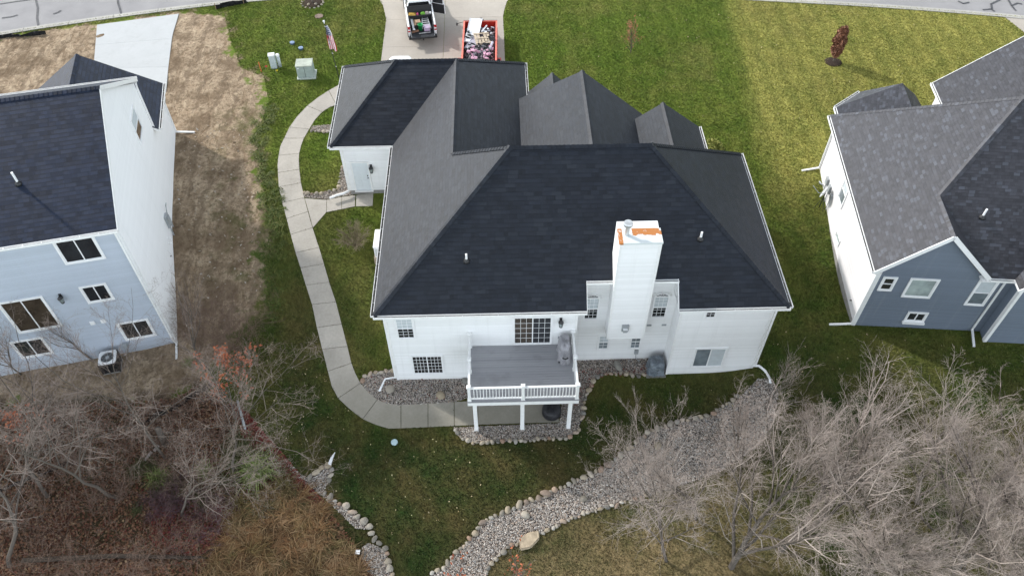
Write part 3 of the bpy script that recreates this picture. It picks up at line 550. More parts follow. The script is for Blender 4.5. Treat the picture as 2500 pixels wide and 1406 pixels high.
# ------------------------------------------------------------------ building helpers
def roof(par, faces, shingle, caps=(), th=.13, name='roof', cap=1.0):
    mb = MB(); C = []
    for P in faces:
        P = [Vector(p) for p in P]; n = Vector((0, 0, 0))
        for i in range(len(P)): n += P[i].cross(P[(i+1) % len(P)])
        if n.z < 0: P = P[::-1]; n = -n
        n.normalize(); h = Vector((0, 0, 1)).cross(n); h = h.normalized() if h.length > 1e-4 else Vector((1, 0, 0)); v = n.cross(h)
        mb.face(P, 0, [(p.dot(h), p.dot(v)) for p in P]); D = [p-Vector((0, 0, th)) for p in P]
        mb.face(D[::-1], 1)
        for i in range(len(P)): j = (i+1) % len(P); mb.face([P[i], D[i], D[j], P[j]], 1)
        C.append(sum(P, Vector())/len(P))
    r = mb.build(name, [shingle, M['trim']], par)
    for p, q, i, j in caps:
        cm = MB(); p, q = Vector(p), Vector(q); d = (q-p); L = d.length; d.normalize()
        ds = []
        for c in (C[i], C[j]):
            a = c-p; a -= d*a.dot(d); ds.append(a.normalized())
        up = -(ds[0]+ds[1]); up = up.normalized() if up.length > .05 else Vector((0, 0, 1))
        if up.z < 0: up = -up
        k = max(1, int(L/.2))
        for t in range(k):
            a = p+d*(L*t/k); b = p+d*(L*(t+1)/k+.02); ua, ub = up*.022*cap, up*.048*cap; wd = .17
            e1, e2 = ds[0]*wd, ds[1]*wd
            u0 = rnd.uniform(0, 50); w0 = rnd.uniform(0, 50)
            for s, e in ((1, e1), (-1, e2)):
                qd = [a+ua, b+ub, b+ub+e, a+ua+e]; qd = qd if s > 0 else qd[::-1]
                cm.face(qd, 0, [(u0, w0+.02), (u0, w0+.05), (u0+.1, w0+.05), (u0+.1, w0+.02)])
            cm.face([b+ub, b+ub-up*.03, b+ub+e1-up*.03, b+ub+e1], 0, [(0, 0)]*4); cm.face([b+ub+e2, b+ub+e2-up*.03, b+ub-up*.03, b+ub], 0, [(0, 0)]*4)
        cm.build('ridge_cap', shingle, r)
    return r
def gutter(par, p, q, out, name='gutter'):
    """open gutter along an eave from p to q; out = horizontal direction away from the house"""
    p, q, out = Vector(p), Vector(q), Vector(out).normalized(); d = (q-p).normalized(); Z = Vector((0, 0, 1)); L = (q-p).length; m = (p+q)/2; mb = MB()
    mb.obox(m+out*.012-Z*.075, d, out, Z, L, .02, .15); mb.obox(m+out*.075-Z*.118, d, out, Z, L, .106, .016); mb.obox(m+out*.135-Z*.055, d, out, Z, L+.02, .018, .125)
    for e in (p, q): mb.obox(e+out*.075-Z*.06, d, out, Z, .012, .104, .10)
    g = mb.build(name, M['trim'], par)
    mb = MB(); mb.obox(m+out*.075-Z*.085, d, out, Z, L-.03, .098, .02); mb.build('gutter_grime', M['gutter_in'], g)
    mb = MB(); k = int(L/.75)
    for i in range(1, k): mb.obox(p+d*(L*i/k)+out*.075-Z*.022, d, out, Z, .025, .104, .012)
    if k > 1: mb.build('gutter_strap', M['galv'], g)
    return g
def window(par, o, ux, n, w, h, glass='glass', kind='hung', cols=0, rows=0, tw=.075, blind=None, name='window', tm='vinyl'):
    """window on a wall: o = lower left corner of the frame, ux along the wall, n outwards"""
    o, ux, n, Z = Vector(o), Vector(ux).normalized(), Vector(n).normalized(), Vector((0, 0, 1)); B = lambda mb, u0, u1, z0, z1, d0, d1: mb.obox(o+ux*(u0+u1)/2+Z*(z0+z1)/2+n*(d0+d1)/2, ux, n, Z, u1-u0, d1-d0, z1-z0)
    f = MB(); B(f, 0, tw, 0, h, -.02, .055); B(f, w-tw, w, 0, h, -.02, .055); B(f, tw, w-tw, 0, tw, -.02, .06); B(f, tw, w-tw, h-tw, h, -.02, .055)
    fr = f.build(name, M[tm], par); iw, ih = w-2*tw, h-2*tw; mid = 0.5
    p = MB(); B(p, tw, w-tw, tw, h-tw, -.02, .012); p.build('pane', M[glass], fr)
    s = MB(); a = .045
    def ring(u0, u1, z0, z1, d): B(s, u0, u0+a, z0, z1, .0, d); B(s, u1-a, u1, z0, z1, .0, d); B(s, u0+a, u1-a, z0, z0+a, .0, d); B(s, u0+a, u1-a, z1-a, z1, .0, d)
    U0, U1, Z0, Z1 = tw, w-tw, tw, h-tw
    if kind == 'hung': sect = [(U0, U1, Z0, (Z0+Z1)/2+.02, .028), (U0, U1, (Z0+Z1)/2-.02, Z1, .04)]
    elif kind == 'slider': sect = [(U0, (U0+U1)/2+.02, Z0, Z1, .028), ((U0+U1)/2-.02, U1, Z0, Z1, .04)]
    else: sect = [(U0, U1, Z0, Z1, .03)]
    for q in sect: ring(*q)
    s.build('sash', M[tm], fr)
    if cols or rows:
        m = MB()
        for (u0, u1, z0, z1, d) in sect:
            for i in range(1, cols): u = u0+a+(u1-u0-2*a)*i/cols; B(m, u-.008, u+.008, z0+a, z1-a, .010, .020)
            for i in range(1, rows): z = z0+a+(z1-z0-2*a)*i/rows; B(m, u0+a, u1-a, z-.008, z+.008, .010, .021)
        m.build('muntin', M[tm], fr)
    if blind:
        b = MB(); u0, u1, z0, z1 = blind; B(b, U0+(U1-U0)*u0+.01, U0+(U1-U0)*u1-.01, Z0+(Z1-Z0)*z0, Z0+(Z1-Z0)*z1-.01, .0125, .0145); b.build('blind', M['blind'], fr)
    return fr
def lantern(par, o, n):
    o, n = Vector(o), Vector(n).normalized(); mb = MB(); t = Vector((-n.y, n.x, 0)); Z = Vector((0, 0, 1))
    mb.obox(o+n*.02, t, n, Z, .12, .04, .26); mb.tube([o+n*.03+Z*.08, o+n*.10+Z*.16, o+n*.17+Z*.10], .015, 6)
    c = o+n*.17; mb.lathe([(.0, .10), (.05, .09), (.13, .0), (.13, -.02)], c, 8)
    for k in range(8):
        a = 2*math.pi*k/8; mb.tube([c+Vector((.115*math.cos(a), .115*math.sin(a), -.02)), c+Vector((.075*math.cos(a), .075*math.sin(a), -.30))], .008, 4)
    mb.lathe([(.085, -.30), (.085, -.33), (.02, -.37)], c, 8); l = mb.build('wall_lantern', M['black'], par)
    g = MB(); g.lathe([(.10, -.03), (.066, -.295)], c, 8); g.build('lantern_glass', M['glass_pale'], l); return l
def downspout(par, P, name='downspout', r=.042, mat='trim'):
    mb = MB()
    for p, q in zip(P[:-1], P[1:]): mb.bar(p, q, .085, .065)
    return mb.build(name, M[mat], par)
def vent_pipe(par, p, h=.42, lean=None):
    mb = MB(); mb.tube([(p[0], p[1], p[2]-.1), (p[0], p[1], p[2]+h)], .05, 10); v = mb.build('vent_pipe', M['vinyl'], par, smooth=False)
    c = MB(); c.lathe([(.16, -.06), (.14, .02), (.075, .10), (.055, .12)], p, 14); c.build('pipe_boot', M['black'], v, smooth=True); return v
def single(par, name, mat, boxes=(), bars=()):
    """each board a part of its own"""
    for b in boxes: m_ = MB(); m_.box(*b); m_.build(name, M[mat], par)
    for b in bars: m_ = MB(); m_.bar(*b); m_.build(name, M[mat], par)
X_, Y_, Z_ = Vector((1, 0, 0)), Vector((0, 1, 0)), Vector((0, 0, 1))
# ------------------------------------------------------------------ the white house in the middle
H = thing('white_house', 'large white sided house with charcoal hip roof and tall white chimney, in the middle', 'house')
ze = 5.737
A = (-.4, -.4, ze); B = (18.23, -.4, ze); D = (18.23, 10.17, ze); E = (5.83, 4.99, 10.745); F = (12.10, 4.99, 10.745); Sx = (3.13, 7.24, 8.575); Q = (3.13, 15.15, 8.575); K = (-.2, 15.15, 8.575); cc = (-.4, 11.37, ze)
G = (-3.8, 11.37, ze); Hh = (-3.85, 18.93, ze); R1 = (7.0, 18.93, ze); zr = lambda y: ze+(10.745-ze)/5.39*(y+.4)
rear = [A, (9.12, -.4, ze), (9.12, .58, zr(.58)), (13.24, .58, zr(.58)), (13.24, -.4, ze), B, F, E]
faces = [rear, [A, E, Sx, Q, cc], [B, D, F], [D, F, E, Sx, (3.6, 10.17, ze)], [G, cc, Q, K], [Hh, G, K], [Hh, K, Q, R1], [R1, Q, Sx, (7.0, 7.24, ze)]]
p1 = (9.95, 14.3, 8.25); b1 = (9.95, 7.3, 8.25)
faces += [[p1, b1, (5.98, 7.3, ze), (5.98, 14.96, ze)], [p1, (13.67, 13.37, ze), (13.67, 7.3, ze), b1]]
p3 = (14.2, 12.5, 7.38); b3 = (14.2, 7.0, 7.38)
faces += [[p3, b3, (12.0, 7.0, ze), (12.0, 12.5, ze)], [p3, (16.41, 12.5, ze), (16.41, 7.0, ze), b3]]
p2 = (8.46, 16.0, 6.98); b2 = (8.46, 12.6, 6.98)
faces += [[p2, b2, (7.0, 12.6, ze-.1), (7.0, 16.0, ze-.1)], [p2, (9.95, 16.0, ze-.1), (9.95, 12.6, ze-.1), b2]]
caps = [(A, E, 0, 1), (B, F, 0, 2), (E, F, 0, 3), (D, F, 2, 3), (Sx, E, 1, 3), (Sx, Q, 1, 7), (G, K, 4, 5), (Hh, K, 5, 6), (Q, K, 4, 6), (R1, Q, 6, 7), (b1, p1, 8, 9), (b3, p3, 10, 11), (b2, p2, 12, 13)]
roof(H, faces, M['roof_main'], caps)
for p, q, o in [((-.4, -.4, ze), (9.12, -.4, ze), -Y_), ((13.24, -.4, ze), (18.23, -.4, ze), -Y_), ((9.12, .58, zr(.58)), (10.3, .58, zr(.58)), -Y_), ((12.05, .58, zr(.58)), (13.24, .58, zr(.58)), -Y_), ((-.4, 11.3, ze), (-.4, -.4, ze), -X_), ((18.23, -.4, ze), (18.23, 10.17, ze), X_),
                (G, (-.5, 11.37, ze), -Y_), (Hh, G, -X_), (R1, (7.0, 15.0, ze), X_), ((5.98, 14.96, ze), (5.98, 12.33, ze), -X_), ((13.67, 13.37, ze), (13.67, 11.2, ze), X_), ((16.41, 12.5, ze), (16.41, 10.4, ze), X_)]: gutter(H, p, q, o)
mb = MB()      # walls: rear block, garage block, front gables
mb.prism([(0, 0), (8.78, 0), (8.78, .95), (13.5, .95), (13.5, 0), (17.8, 0), (17.8, 9.7), (0, 9.7)], -.6, 5.60)
mb.prism([(-3.3, 11.75), (6.6, 11.75), (6.6, 18.5), (-3.3, 18.5)], 2.22, 5.60); mb.prism([(0, 9.72), (6.58, 9.72), (6.58, 11.73), (0, 11.73)], .8, 5.58)
mb.prism([(6.61, 9.72), (13.25, 9.72), (13.25, 13.0), (6.61, 14.0)], 1.8, 5.58); mb.prism([(13.27, 9.72), (16.0, 9.72), (16.0, 12.1), (13.27, 12.1)], 1.8, 5.56)
mb.face([(6.4, 13.98, 5.5), (13.2, 13.0, 5.5), (9.95, 13.7, 8.0)]); mb.face([(12.3, 12.1, 5.5), (16.0, 12.1, 5.5), (14.2, 12.1, 7.1)])
mb.box(8.80, 13.48, .955, 1.05, 5.60, 6.80); mb.box(8.79, 9.12, .50, 1.0, 5.5, 6.45); mb.box(13.24, 13.49, .50, 1.0, 5.5, 6.45)
mb.build('wall', M['white'], H)
mb = MB(); mb.box(-.02, 8.8, .3, 9.6, -.8, .04); mb.box(-3.28, 6.58, 11.77, 18.48, 1.4, 2.22); mb.build('foundation', M['found'], H)
single(H, 'soffit', 'trim', [(-.38, 9.1, -.36, .0, 5.60, 5.63), (13.26, 18.2, -.36, 0, 5.60, 5.63), (-.38, 0, .0, 11.4, 5.60, 5.63), (17.8, 18.2, 0, 10.1, 5.60, 5.63), (-3.78, -.4, 11.4, 11.75, 5.60, 5.63), (-3.78, -3.3, 11.75, 18.9, 5.60, 5.63), (8.79, 9.12, -.36, .94, 5.585, 5.615), (13.24, 13.49, -.36, .94, 5.585, 5.615), (9.12, 13.24, .55, .96, 6.42, 6.44)])
for x, s in ((9.12, 1), (13.24, -1)):
    mb = MB(); mb.hexa([(x, -.4, ze-.16), (x+.025*s, -.4, ze-.16), (x+.025*s, .58, zr(.58)-.16), (x, .58, zr(.58)-.16), (x, -.4, ze+.02), (x+.025*s, -.4, ze+.02), (x+.025*s, .58, zr(.58)+.02), (x, .58, zr(.58)+.02)]); mb.build('rake_board', M['trim'], H)
for x, y in ((0, 0), (8.78, 0), (13.5, 0), (17.8, 0), (-3.3, 11.75)):
    sx = 1 if x in (0, 13.5, -3.3) else -1
    single(H, 'corner_board', 'trim', [(min(x-.018*sx, x+.09*sx), max(x-.018*sx, x+.09*sx), y-.018, y, (2.22 if y > 1 else .02), 5.6)])
nS = -Y_
window(H, (.38, 0, 3.50), X_, nS, .90, 1.56, 'glass', 'hung', 3, 3, .06, blind=(0, 1, .46, 1))
window(H, (.84, 0, .58), X_, nS, 1.58, 1.56, 'glass', 'slider', 4, 5, .06)
window(H, (14.62, 0, 4.55), X_, nS, .55, .55, 'glass', 'fixed', 2, 2, .05)
window(H, (14.64, 0, .64), X_, nS, 1.60, 1.58, 'glass_grey', 'slider', 0, 0, .06, blind=(.5, 1, 0, 1))  # blind part stands in for the paler right pane
window(H, (10.02, .95, 1.0), X_, nS, .62, 1.20, 'glass_grey', 'hung', 2, 2, .06, blind=(0, 1, .5, 1)); window(H, (11.62, .95, 1.0), X_, nS, .62, 1.20, 'glass_grey', 'hung', 2, 2, .06)
# sliding door on the deck
dr = window(H, (5.79, 0, 2.86), X_, nS, 1.88, 2.10, 'glass_brown', 'slider', 3, 5, .07, name='sliding_door')
mb = MB(); mb.box(6.73, 7.60, -.016, -.0125, 2.95, 4.87); mb.build('screen_panel', M['glass'], dr); mb = MB(); mb.tube([(7.54, -.06, 3.85), (7.54, -.09, 3.95), (7.54, -.06, 4.05)], .012, 6); mb.build('handle', M['black'], dr)
def arch_window(x0, w, z0, zs):
    f = MB(); cx = x0+w/2; R = w/2; t = .085; n = 18; y0, y1 = .89, .95
    f.box(x0, x0+t, y0, y1, z0, zs); f.box(x0+w-t, x0+w, y0, y1, z0, zs); f.box(x0+t, x0+w-t, y0-.01, y1, z0, z0+t); f.box(x0+t, x0+w-t, y0, y1, zs-.04, zs+.04); zm = (z0+zs)/2; f.box(x0+t, x0+w-t, y0+.01, y1, zm-.035, zm+.035)
    for i in range(n):
        a, b = math.pi*i/n, math.pi*(i+1)/n; c = lambda r, t_, y: (cx+r*math.cos(t_), y, zs+r*.72*math.sin(t_))
        f.hexa([c(R-t, a, y0), c(R, a, y0), c(R, a, y1), c(R-t, a, y1), c(R-t, b, y0), c(R, b, y0), c(R, b, y1), c(R-t, b, y1)])
    fr = f.build('arched_window', M['vinyl'], H)
    g = MB(); g.box(x0+t, x0+w-t, .935, .949, z0+t, zs); g.face([(cx+(R-t)*math.cos(math.pi*i/n), .935, zs+(R-t)*.72*math.sin(math.pi*i/n)) for i in range(n+1)]); g.build('pane', M['glass'], fr)
    b = MB(); b.box(x0+t+.01, x0+w-t-.01, .929, .934, zm+.02, zs-.08); b.build('blind', M['blind'], fr)
    m = MB()
    for k in (1, 2): x = x0+t+(w-2*t)*k/3; m.box(x-.008, x+.008, .922, .93, z0+t, zs)
    for k in (1, 2, 4, 5): z = z0+t+(zs-z0-t)*k/6; m.box(x0+t, x0+w-t, .921, .93, z-.008, z+.008)
    for a in (36, 72, 108, 144):
        a = math.radians(a); m.bar((cx+.12*math.cos(a), .928, zs+.09*math.sin(a)), (cx+(R-t)*math.cos(a), .928, zs+(R-t)*.72*math.sin(a)), .02, .012)
    m.tube([(cx+.14*math.cos(math.pi*i/8), .928, zs+.1*math.sin(math.pi*i/8)) for i in range(9)], .010, 5); m.build('muntin', M['vinyl'], fr)
    h = MB(); h.tube([(cx+(R+.05)*math.cos(math.pi*i/n), .93, zs+(R*.72+.05)*math.sin(math.pi*i/n)) for i in range(n+1)], .03, 6); h.build('arch_trim', M['trim'], fr, smooth=True)
arch_window(9.17, .74, 3.47, 5.05); arch_window(12.39, .76, 3.50, 5.05)
# chimney chase
ch = MB(); ch.box(10.30, 12.05, .17, .95, 2.92, 9.42); ch.box(10.3, 12.05, .951, 1.5, 6.5, 9.42); ch = ch.build('chimney', M['white'], H)
for x in (10.30, 12.05):
    s = 1 if x < 11 else -1; single(ch, 'corner_board', 'trim', [(min(x-.016*s, x+.08*s), max(x-.016*s, x+.08*s), .152, .17, 2.90, 9.42)])
single(ch, 'base_board', 'trim', [(10.285, 12.065, .15, .95, 2.88, 2.92)])
def cap_mat():
    k = NT('painted_cap'); v = k.co(); n = k.noise(v, 2.2, 5, .65); x, y, z = k.sep(v)
    f = k.math('MULTIPLY', k.ramp(n, .40, .45), k.math('MAXIMUM', k.math('MULTIPLY', k.math('GREATER_THAN', k.math('ADD', x, k.math('MULTIPLY', n, .5)), 11.1), k.math('GREATER_THAN', k.math('SUBTRACT', y, k.math('MULTIPLY', k.math('SUBTRACT', n, .5), .8)), .58)), k.math('LESS_THAN', x, 10.44)))
    k.bump(n, .2, .01); return k.fin(k.mix(f, (.62, .66, .66, 1), k.mix(k.noise(v, 12), (.40, .14, .04, 1), (.50, .20, .05, 1))), .5, .4)
mb = MB(); mb.box(10.26, 12.09, .13, 1.54-.55, 9.40, 9.50); mb.build('chimney_cap', cap_mat(), ch)
mb = MB(); mb.tube([(10.62, .62, 9.45), (10.62, .62, 10.05)], .09, 14); mb.lathe([(.12, 0), (.15, .02), (.15, .03)], (10.62, .62, 10.02), 16); mb.lathe([(.19, .0), (.20, .02), (.20, .13), (.18, .16), (0, .17)], (10.62, .62, 10.06), 18); mb.build('flue', M['galv'], ch)
mb = MB(); mb.box(10.93, 11.26, .09, .17, 3.52, 3.98); mb.box(10.99, 11.20, .0, .09, 3.55, 3.75); mb.build('wall_vent', M['grey_metal'], H)
mb = MB(); mb.box(10.985, 11.205, -.02, .10, 3.75, 3.765); mb.build('vent_hood', M['vinyl'], H)
for x in (12.33, 13.05): mb = MB(); mb.box(x, x+.22, .93, .95, 2.82, 2.94); mb.build('wall_vent', M['grey_metal'], H)
mb = MB(); mb.box(11.95, 12.15, .86, .95, .62, .92); mb.tube([(12.05, .9, .62), (12.06, .88, .3), (12.3, .75, .06)], .018, 6); mb.build('disconnect_box', M['grey_metal'], H)
mb = MB(); mb.lathe([(.075, 0), (.07, .06)], (8.0, -.05, 3.35), 12); mb.build('wall_vent', M['grey_metal'], H)
lantern(H, (8.02, 0, 4.68), nS); lantern(H, (-1.84, 11.75, 4.0), nS)
# garage side door
mb = MB(); mb.box(-2.99, -2.9, 11.70, 11.75, 2.24, 4.36); mb.box(-2.04, -1.95, 11.70, 11.75, 2.24, 4.36); mb.box(-2.9, -2.04, 11.70, 11.75, 4.28, 4.36); mb.box(-3.0, -1.94, 11.62, 11.75, 2.18, 2.24)
d = mb.build('side_door', M['trim'], H)
mb = MB(); mb.box(-2.9, -2.04, 11.725, 11.76, 2.25, 4.28)
for z0, z1 in ((2.45, 3.0), (3.12, 4.1)):
    for x0, x1 in ((-2.8, -2.52), (-2.42, -2.14)): mb.box(x0, x1, 11.718, 11.73, z0, z1)
mb.build('door_leaf', plain('pale_door_paint', (.66, .70, .72), .4, .4, .03), d, bevel=.004)
mb = MB(); 
for z in (3.16, 3.34): mb.lathe([(.03, 0), (.035, .03), (.02, .05)], (-2.12, 11.69, z), 10)
mb.build('handle', M['black'], d)
for x, y, ln in ((3.8, 1.33, 0), (14.23, 1.88, 0)): vent_pipe(H, (x, y, zr(y)))
downspout(H, [(-.05, -.16, 5.55), (-.05, -.07, 5.3), (-.05, -.07, .38)]); downspout(H, [(17.86, -.07, 5.5), (17.86, -.07, .75)]); downspout(H, [(-3.34, 11.66, 5.5), (-3.34, 11.66, 2.35)])
mb = MB(); q0 = at(968, 920, .25); q1 = at(940, 925, .15); q2 = at(926, 955, .08); mb.tube([q0, q1, q2], .055, 10); tag(mb.build('drain_pipe', M['vinyl'], smooth=True), 'white elbowed drain pipe lying on the gravel at the rear left house corner', 'drain pipe')
mb = MB(); q = [at(1838, 892, .62), at(1853, 893, .58), at(1868, 905, .55), at(1878, 922, .5), at(1881, 936, .48)]; mb.tube(q, .065, 10); tag(mb.build('drain_pipe', M['vinyl'], smooth=True), 'white curved drain pipe leaving the right rear corner of the white house', 'drain pipe')
mb = MB(); q = [at(853, 466, 2.2), at(838, 473, 2.18), at(822, 477, 2.16), at(805, 484, 2.12)]; mb.tube(q, .07, 10); tag(mb.build('drain_pipe', M['vinyl'], smooth=True), 'white drain pipe on the gravel below the garage side door', 'drain pipe')
# ------------------------------------------------------------------ deck
DK = thing('deck', 'raised grey plank deck with white railing and posts behind the white house', 'deck', (6.2, -1.5, 0)); O = (-6.2, 1.5)
dz = 2.80
def decking():
    k = NT('grey_decking'); v = k.co(); y = k.sep(v)[1]; row = k.math('FLOOR', k.math('DIVIDE', y, .14)); wn = k.n('TexWhiteNoise', noise_dimensions='1D'); k.set(wn.inputs['W'], row)
    n = k.noise(k.scale(v, (.5, 6, 1)), 3, 4); f = k.math('ADD', k.math('MULTIPLY', wn.outputs[0], .5), k.math('MULTIPLY', n, .5)); c = k.mix(f, (.27, .27, .285, 1), (.36, .36, .375, 1))
    c = k.mix(k.math('MULTIPLY', k.ramp(k.noise(v, 1.1, 4), .55, .7), .28), c, (.14, .135, .135, 1)); return k.fin(c, .55, .4)
M['deck'] = decking(); M['deck_edge'] = plain('grey_deck_edge', (.26, .26, .275), .55, .4, .1, 5)
def dbuild(mb, name, mat, par=DK, **kw):
    mb.v = [(x+O[0], y+O[1], z) for x, y, z in mb.v]; return mb.build(name, mat, par, **kw)
mb = MB(); y = -3.10
while y < -.03: mb.box(3.68, 8.72, y, min(y+.134, -.004), dz-.03, dz); y += .14
dbuild(mb, 'deck_board', M['deck'])
mb = MB(); mb.box(3.66, 8.74, -3.155, -3.105, dz-.06, dz+.003); dbuild(mb, 'edge_board', M['deck_edge'])
mb = MB(); mb.box(3.68, 8.72, -3.14, -3.10, dz-.32, dz-.065); mb.box(3.68, 3.72, -3.10, -.02, dz-.32, dz-.035); mb.box(8.68, 8.72, -3.10, -.02, dz-.32, dz-.035); dbuild(mb, 'fascia', M['trim'])
mb = MB(); 
for x in np.arange(4.1, 8.6, .41): mb.box(x-.02, x+.02, -3.09, -.02, dz-.28, dz-.035)
dbuild(mb, 'joist', plain('treated_timber', (.22, .19, .13), .8, .2, .2))
for x in (3.98, 6.17, 8.38): mb = MB(); mb.box(x-.09, x+.09, -2.99, -2.81, -.15, dz-.29); mb.box(x-.11, x+.11, -3.01, -2.79, 0.0, .04); dbuild(mb, 'post', M['trim'])
RP = [(3.78, -3.04), (6.19, -3.04), (8.62, -3.04), (3.78, -1.53), (8.62, -1.53), (3.78, -.07), (8.62, -.07)]
for x, y in RP:
    mb = MB(); mb.box(x-.065, x+.065, y-.065, y+.065, dz+.002, dz+1.04); r = dbuild(mb, 'rail_post', M['trim'])
    mb = MB(); mb.box(x-.10, x+.10, y-.10, y+.10, dz+1.04, dz+1.085); mb.box(x-.08, x+.08, y-.08, y+.08, dz+1.085, dz+1.115); mb.box(x-.085, x+.085, y-.085, y+.085, dz+.003, dz+.10); dbuild(mb, 'post_cap', M['trim'], r)
def rail(a, b):
    a, b = Vector((*a, 0)), Vector((*b, 0)); d = (b-a).normalized(); p, q = a+d*.07, b-d*.07; up = lambda v, z: Vector((v.x, v.y, dz+z)); mb = MB(); mb.bar(up(p, .965), up(q, .965), .09, .05); mb.bar(up(p, .915), up(q, .915), .045, .05); mb.bar(up(p, .13), up(q, .13), .05, .07); dbuild(mb, 'handrail', M['trim'])
    n = int((q-p).length/.135); mb = MB()
    for i in range(1, n): t = p+(q-p)*i/n; mb.box(t.x-.017, t.x+.017, t.y-.017, t.y+.017, dz+.165, dz+.89)
    dbuild(mb, 'baluster', M['trim'])
for a, b in ((0, 1), (1, 2), (0, 3), (3, 5), (2, 4), (4, 6)): rail(RP[a], RP[b])
# ------------------------------------------------------------------ left house
xl = thing('grey_blue_house', 'three storey house with pale blue rear siding and blue black gable roof, on the left', 'house', (-11.643, 2.636, 0), .205); W = xl
mb = MB(); mb.box(-15.98, -.02, .02, 11.0, 3.6, 8.58); mb.box(-15.98, -.02, .02, 3.2, -1.0, 3.6); mb.hexa([(-15.98, 3.2, -1), (-.02, 3.2, -1), (-.02, 11.0, 1), (-15.98, 11.0, 1), (-15.98, 3.2, 3.6), (-.02, 3.2, 3.6), (-.02, 11.0, 3.6), (-15.98, 11.0, 3.6)]); mb.build('inner_wall', M['found'], W)
mb = MB(); mb.box(-16, 0, -.0, .02, -1.0, 8.58); mb.build('wall', M['pale_blue'], W)
mb = MB(); mb.box(-.02, .012, .0, 11.0, -1.0, 8.58); mb.face([(.012, 0, 8.58), (.012, 11.0, 8.58), (.012, 5.48, 12.0)]); mb.box(-.02, .012, 11.0, 15.07, .8, 5.5); mb.box(-7.2, -.02, 11.0, 15.07, .8, 5.5); mb.build('side_wall', M['offwhite'], W)
zl, zk = 8.72, 12.168; sl_ = (zk-zl)/5.783
lf = [[(-16.3, -.3, zl), (.16, -.3, zl), (.16, 5.483, zk), (-16.3, 5.483, zk)], [(-16.3, 5.483, zk), (.16, 5.483, zk), (.16, 11.27, zl), (-16.3, 11.27, zl)],
      [(-3.565, 15.37, 8.13), (-3.565, 10.9, 8.13), (.3, 10.9, 5.574), (.3, 15.37, 5.574)], [(-3.565, 10.9, 8.13), (-3.565, 15.37, 8.13), (-7.43, 15.37, 5.574), (-7.43, 10.9, 5.574)],
      [(-13.2, 13.6, 9.6), (-13.2, 8, 9.6), (-10.4, 8, 7.7), (-10.4, 13.6, 7.7)], [(-13.2, 8, 9.6), (-13.2, 13.6, 9.6), (-16.0, 13.6, 7.7), (-16.0, 8, 7.7)]]
roof(W, lf, M['roof_left'], [((-16.3, 5.483, zk), (.16, 5.483, zk), 0, 1), ((-3.565, 10.95, 8.13), (-3.565, 15.37, 8.13), 2, 3), ((-13.2, 10, 9.6), (-13.2, 13.6, 9.6), 4, 5)], cap=.6)
single(W, 'rake_board', 'trim', bars=[(Vector(a)-Z_*.10, Vector(b)-Z_*.10, .03, .2) for a, b in (((.17, -.3, zl), (.17, 5.483, zk)), ((.17, 5.483, zk), (.17, 11.27, zl)))])
single(W, 'soffit', 'trim', [(-16, .15, -.28, 0, 8.56, 8.60), (-16, .15, 11.0, 11.25, 8.56, 8.6), (.012, .28, 11.1, 15.3, 5.42, 5.45)])
single(W, 'corner_board', 'vinyl', [(-.13, .02, -.03, 0, -.2, 8.56), (.012, .045, -.03, .10, -.2, 8.56)])
gutter(W, (-16.2, -.3, zl), (.16, -.3, zl), -Y_); gutter(W, (-16.2, 11.27, zl), (.16, 11.27, zl), Y_); gutter(W, (.3, 11.0, 5.574), (.3, 15.37, 5.574), X_)
downspout(W, [(-.1, -.32, 8.6), (-.1, -.07, 8.4), (-.1, -.07, .35)]); downspout(W, [(.05, 11.2, 8.5), (.06, 11.05, 8.2), (.06, 11.05, 5.6)]); downspout(W, [(.06, 15.0, 5.4), (.06, 15.0, 2.4)])
k_ = dict(kind='slider', tw=.085)
window(W, (-2.76, 0, 6.85), X_, nS, 1.75, 1.5, 'glass', **k_); window(W, (-2.84, 0, 4.12), X_, nS, 1.22, 1.2, 'glass', **k_); window(W, (-6.5, 0, 2.88), X_, nS, 2.0, 2.28, 'glass_brown', name='patio_door', **k_)
window(W, (-2.24, 0, 1.0), X_, nS, 1.52, 1.38, 'glass', **k_); window(W, (-7.2, 0, 1.02), X_, nS, 1.52, 1.36, 'glass', **k_); window(W, (-8.1, 0, 6.45), X_, nS, 1.75, 1.5, 'glass', **k_)
window(W, (.012, 7.82, 6.98), Y_, X_, 1.48, 1.5, 'glass', kind='hung', tw=.07, blind=(0, 1, .52, 1))
lantern(W, (-3.77, 0, 4.95), nS)
for u in (-3.19, -2.69): mb = MB(); mb.box(u-.11, u+.11, -.07, 0, 2.62, 2.86); mb.build('wall_vent', M['vinyl'], W, bevel=.01)
vp = MB(); 
def on_left(px, py):
    """point of the rear roof slope of the left house under a sight line, in its own axes"""
    d = Vector(ray(px, py)); c, s = math.cos(-.205), math.sin(-.205); R = lambda v: Vector((v[0]*c-v[1]*s, v[0]*s+v[1]*c, v[2])); o_ = R(Vector(CAM)-Vector((-11.643, 2.636, 0))); d = R(d); t = (zl+sl_*(o_.y+.3)-o_.z)/(d.z-sl_*d.y); return o_+d*t
p = on_left(45, 448); vent_pipe(W, p, .62)
mb = MB(); mb.box(.012, .14, 6.25, 6.65, 2.4, 3.2); mb.box(.012, .11, 6.75, 6.98, 2.1, 2.75); mb.lathe([(.10, 0), (.10, .12)], (.16, 6.45, 2.95), 12); mb.tube([(.09, 6.4, 2.4), (.09, 6.38, 1.7), (.09, 6.3, 1.3)], .035, 8); mb.tube([(.09, 7.15, 3.2), (.16, 7.2, 3.4), (.16, 7.0, 3.42), (.09, 6.9, 3.0), (.09, 6.9, 1.9)], .025, 6); mb.build('electric_meter', M['grey_metal'], W)
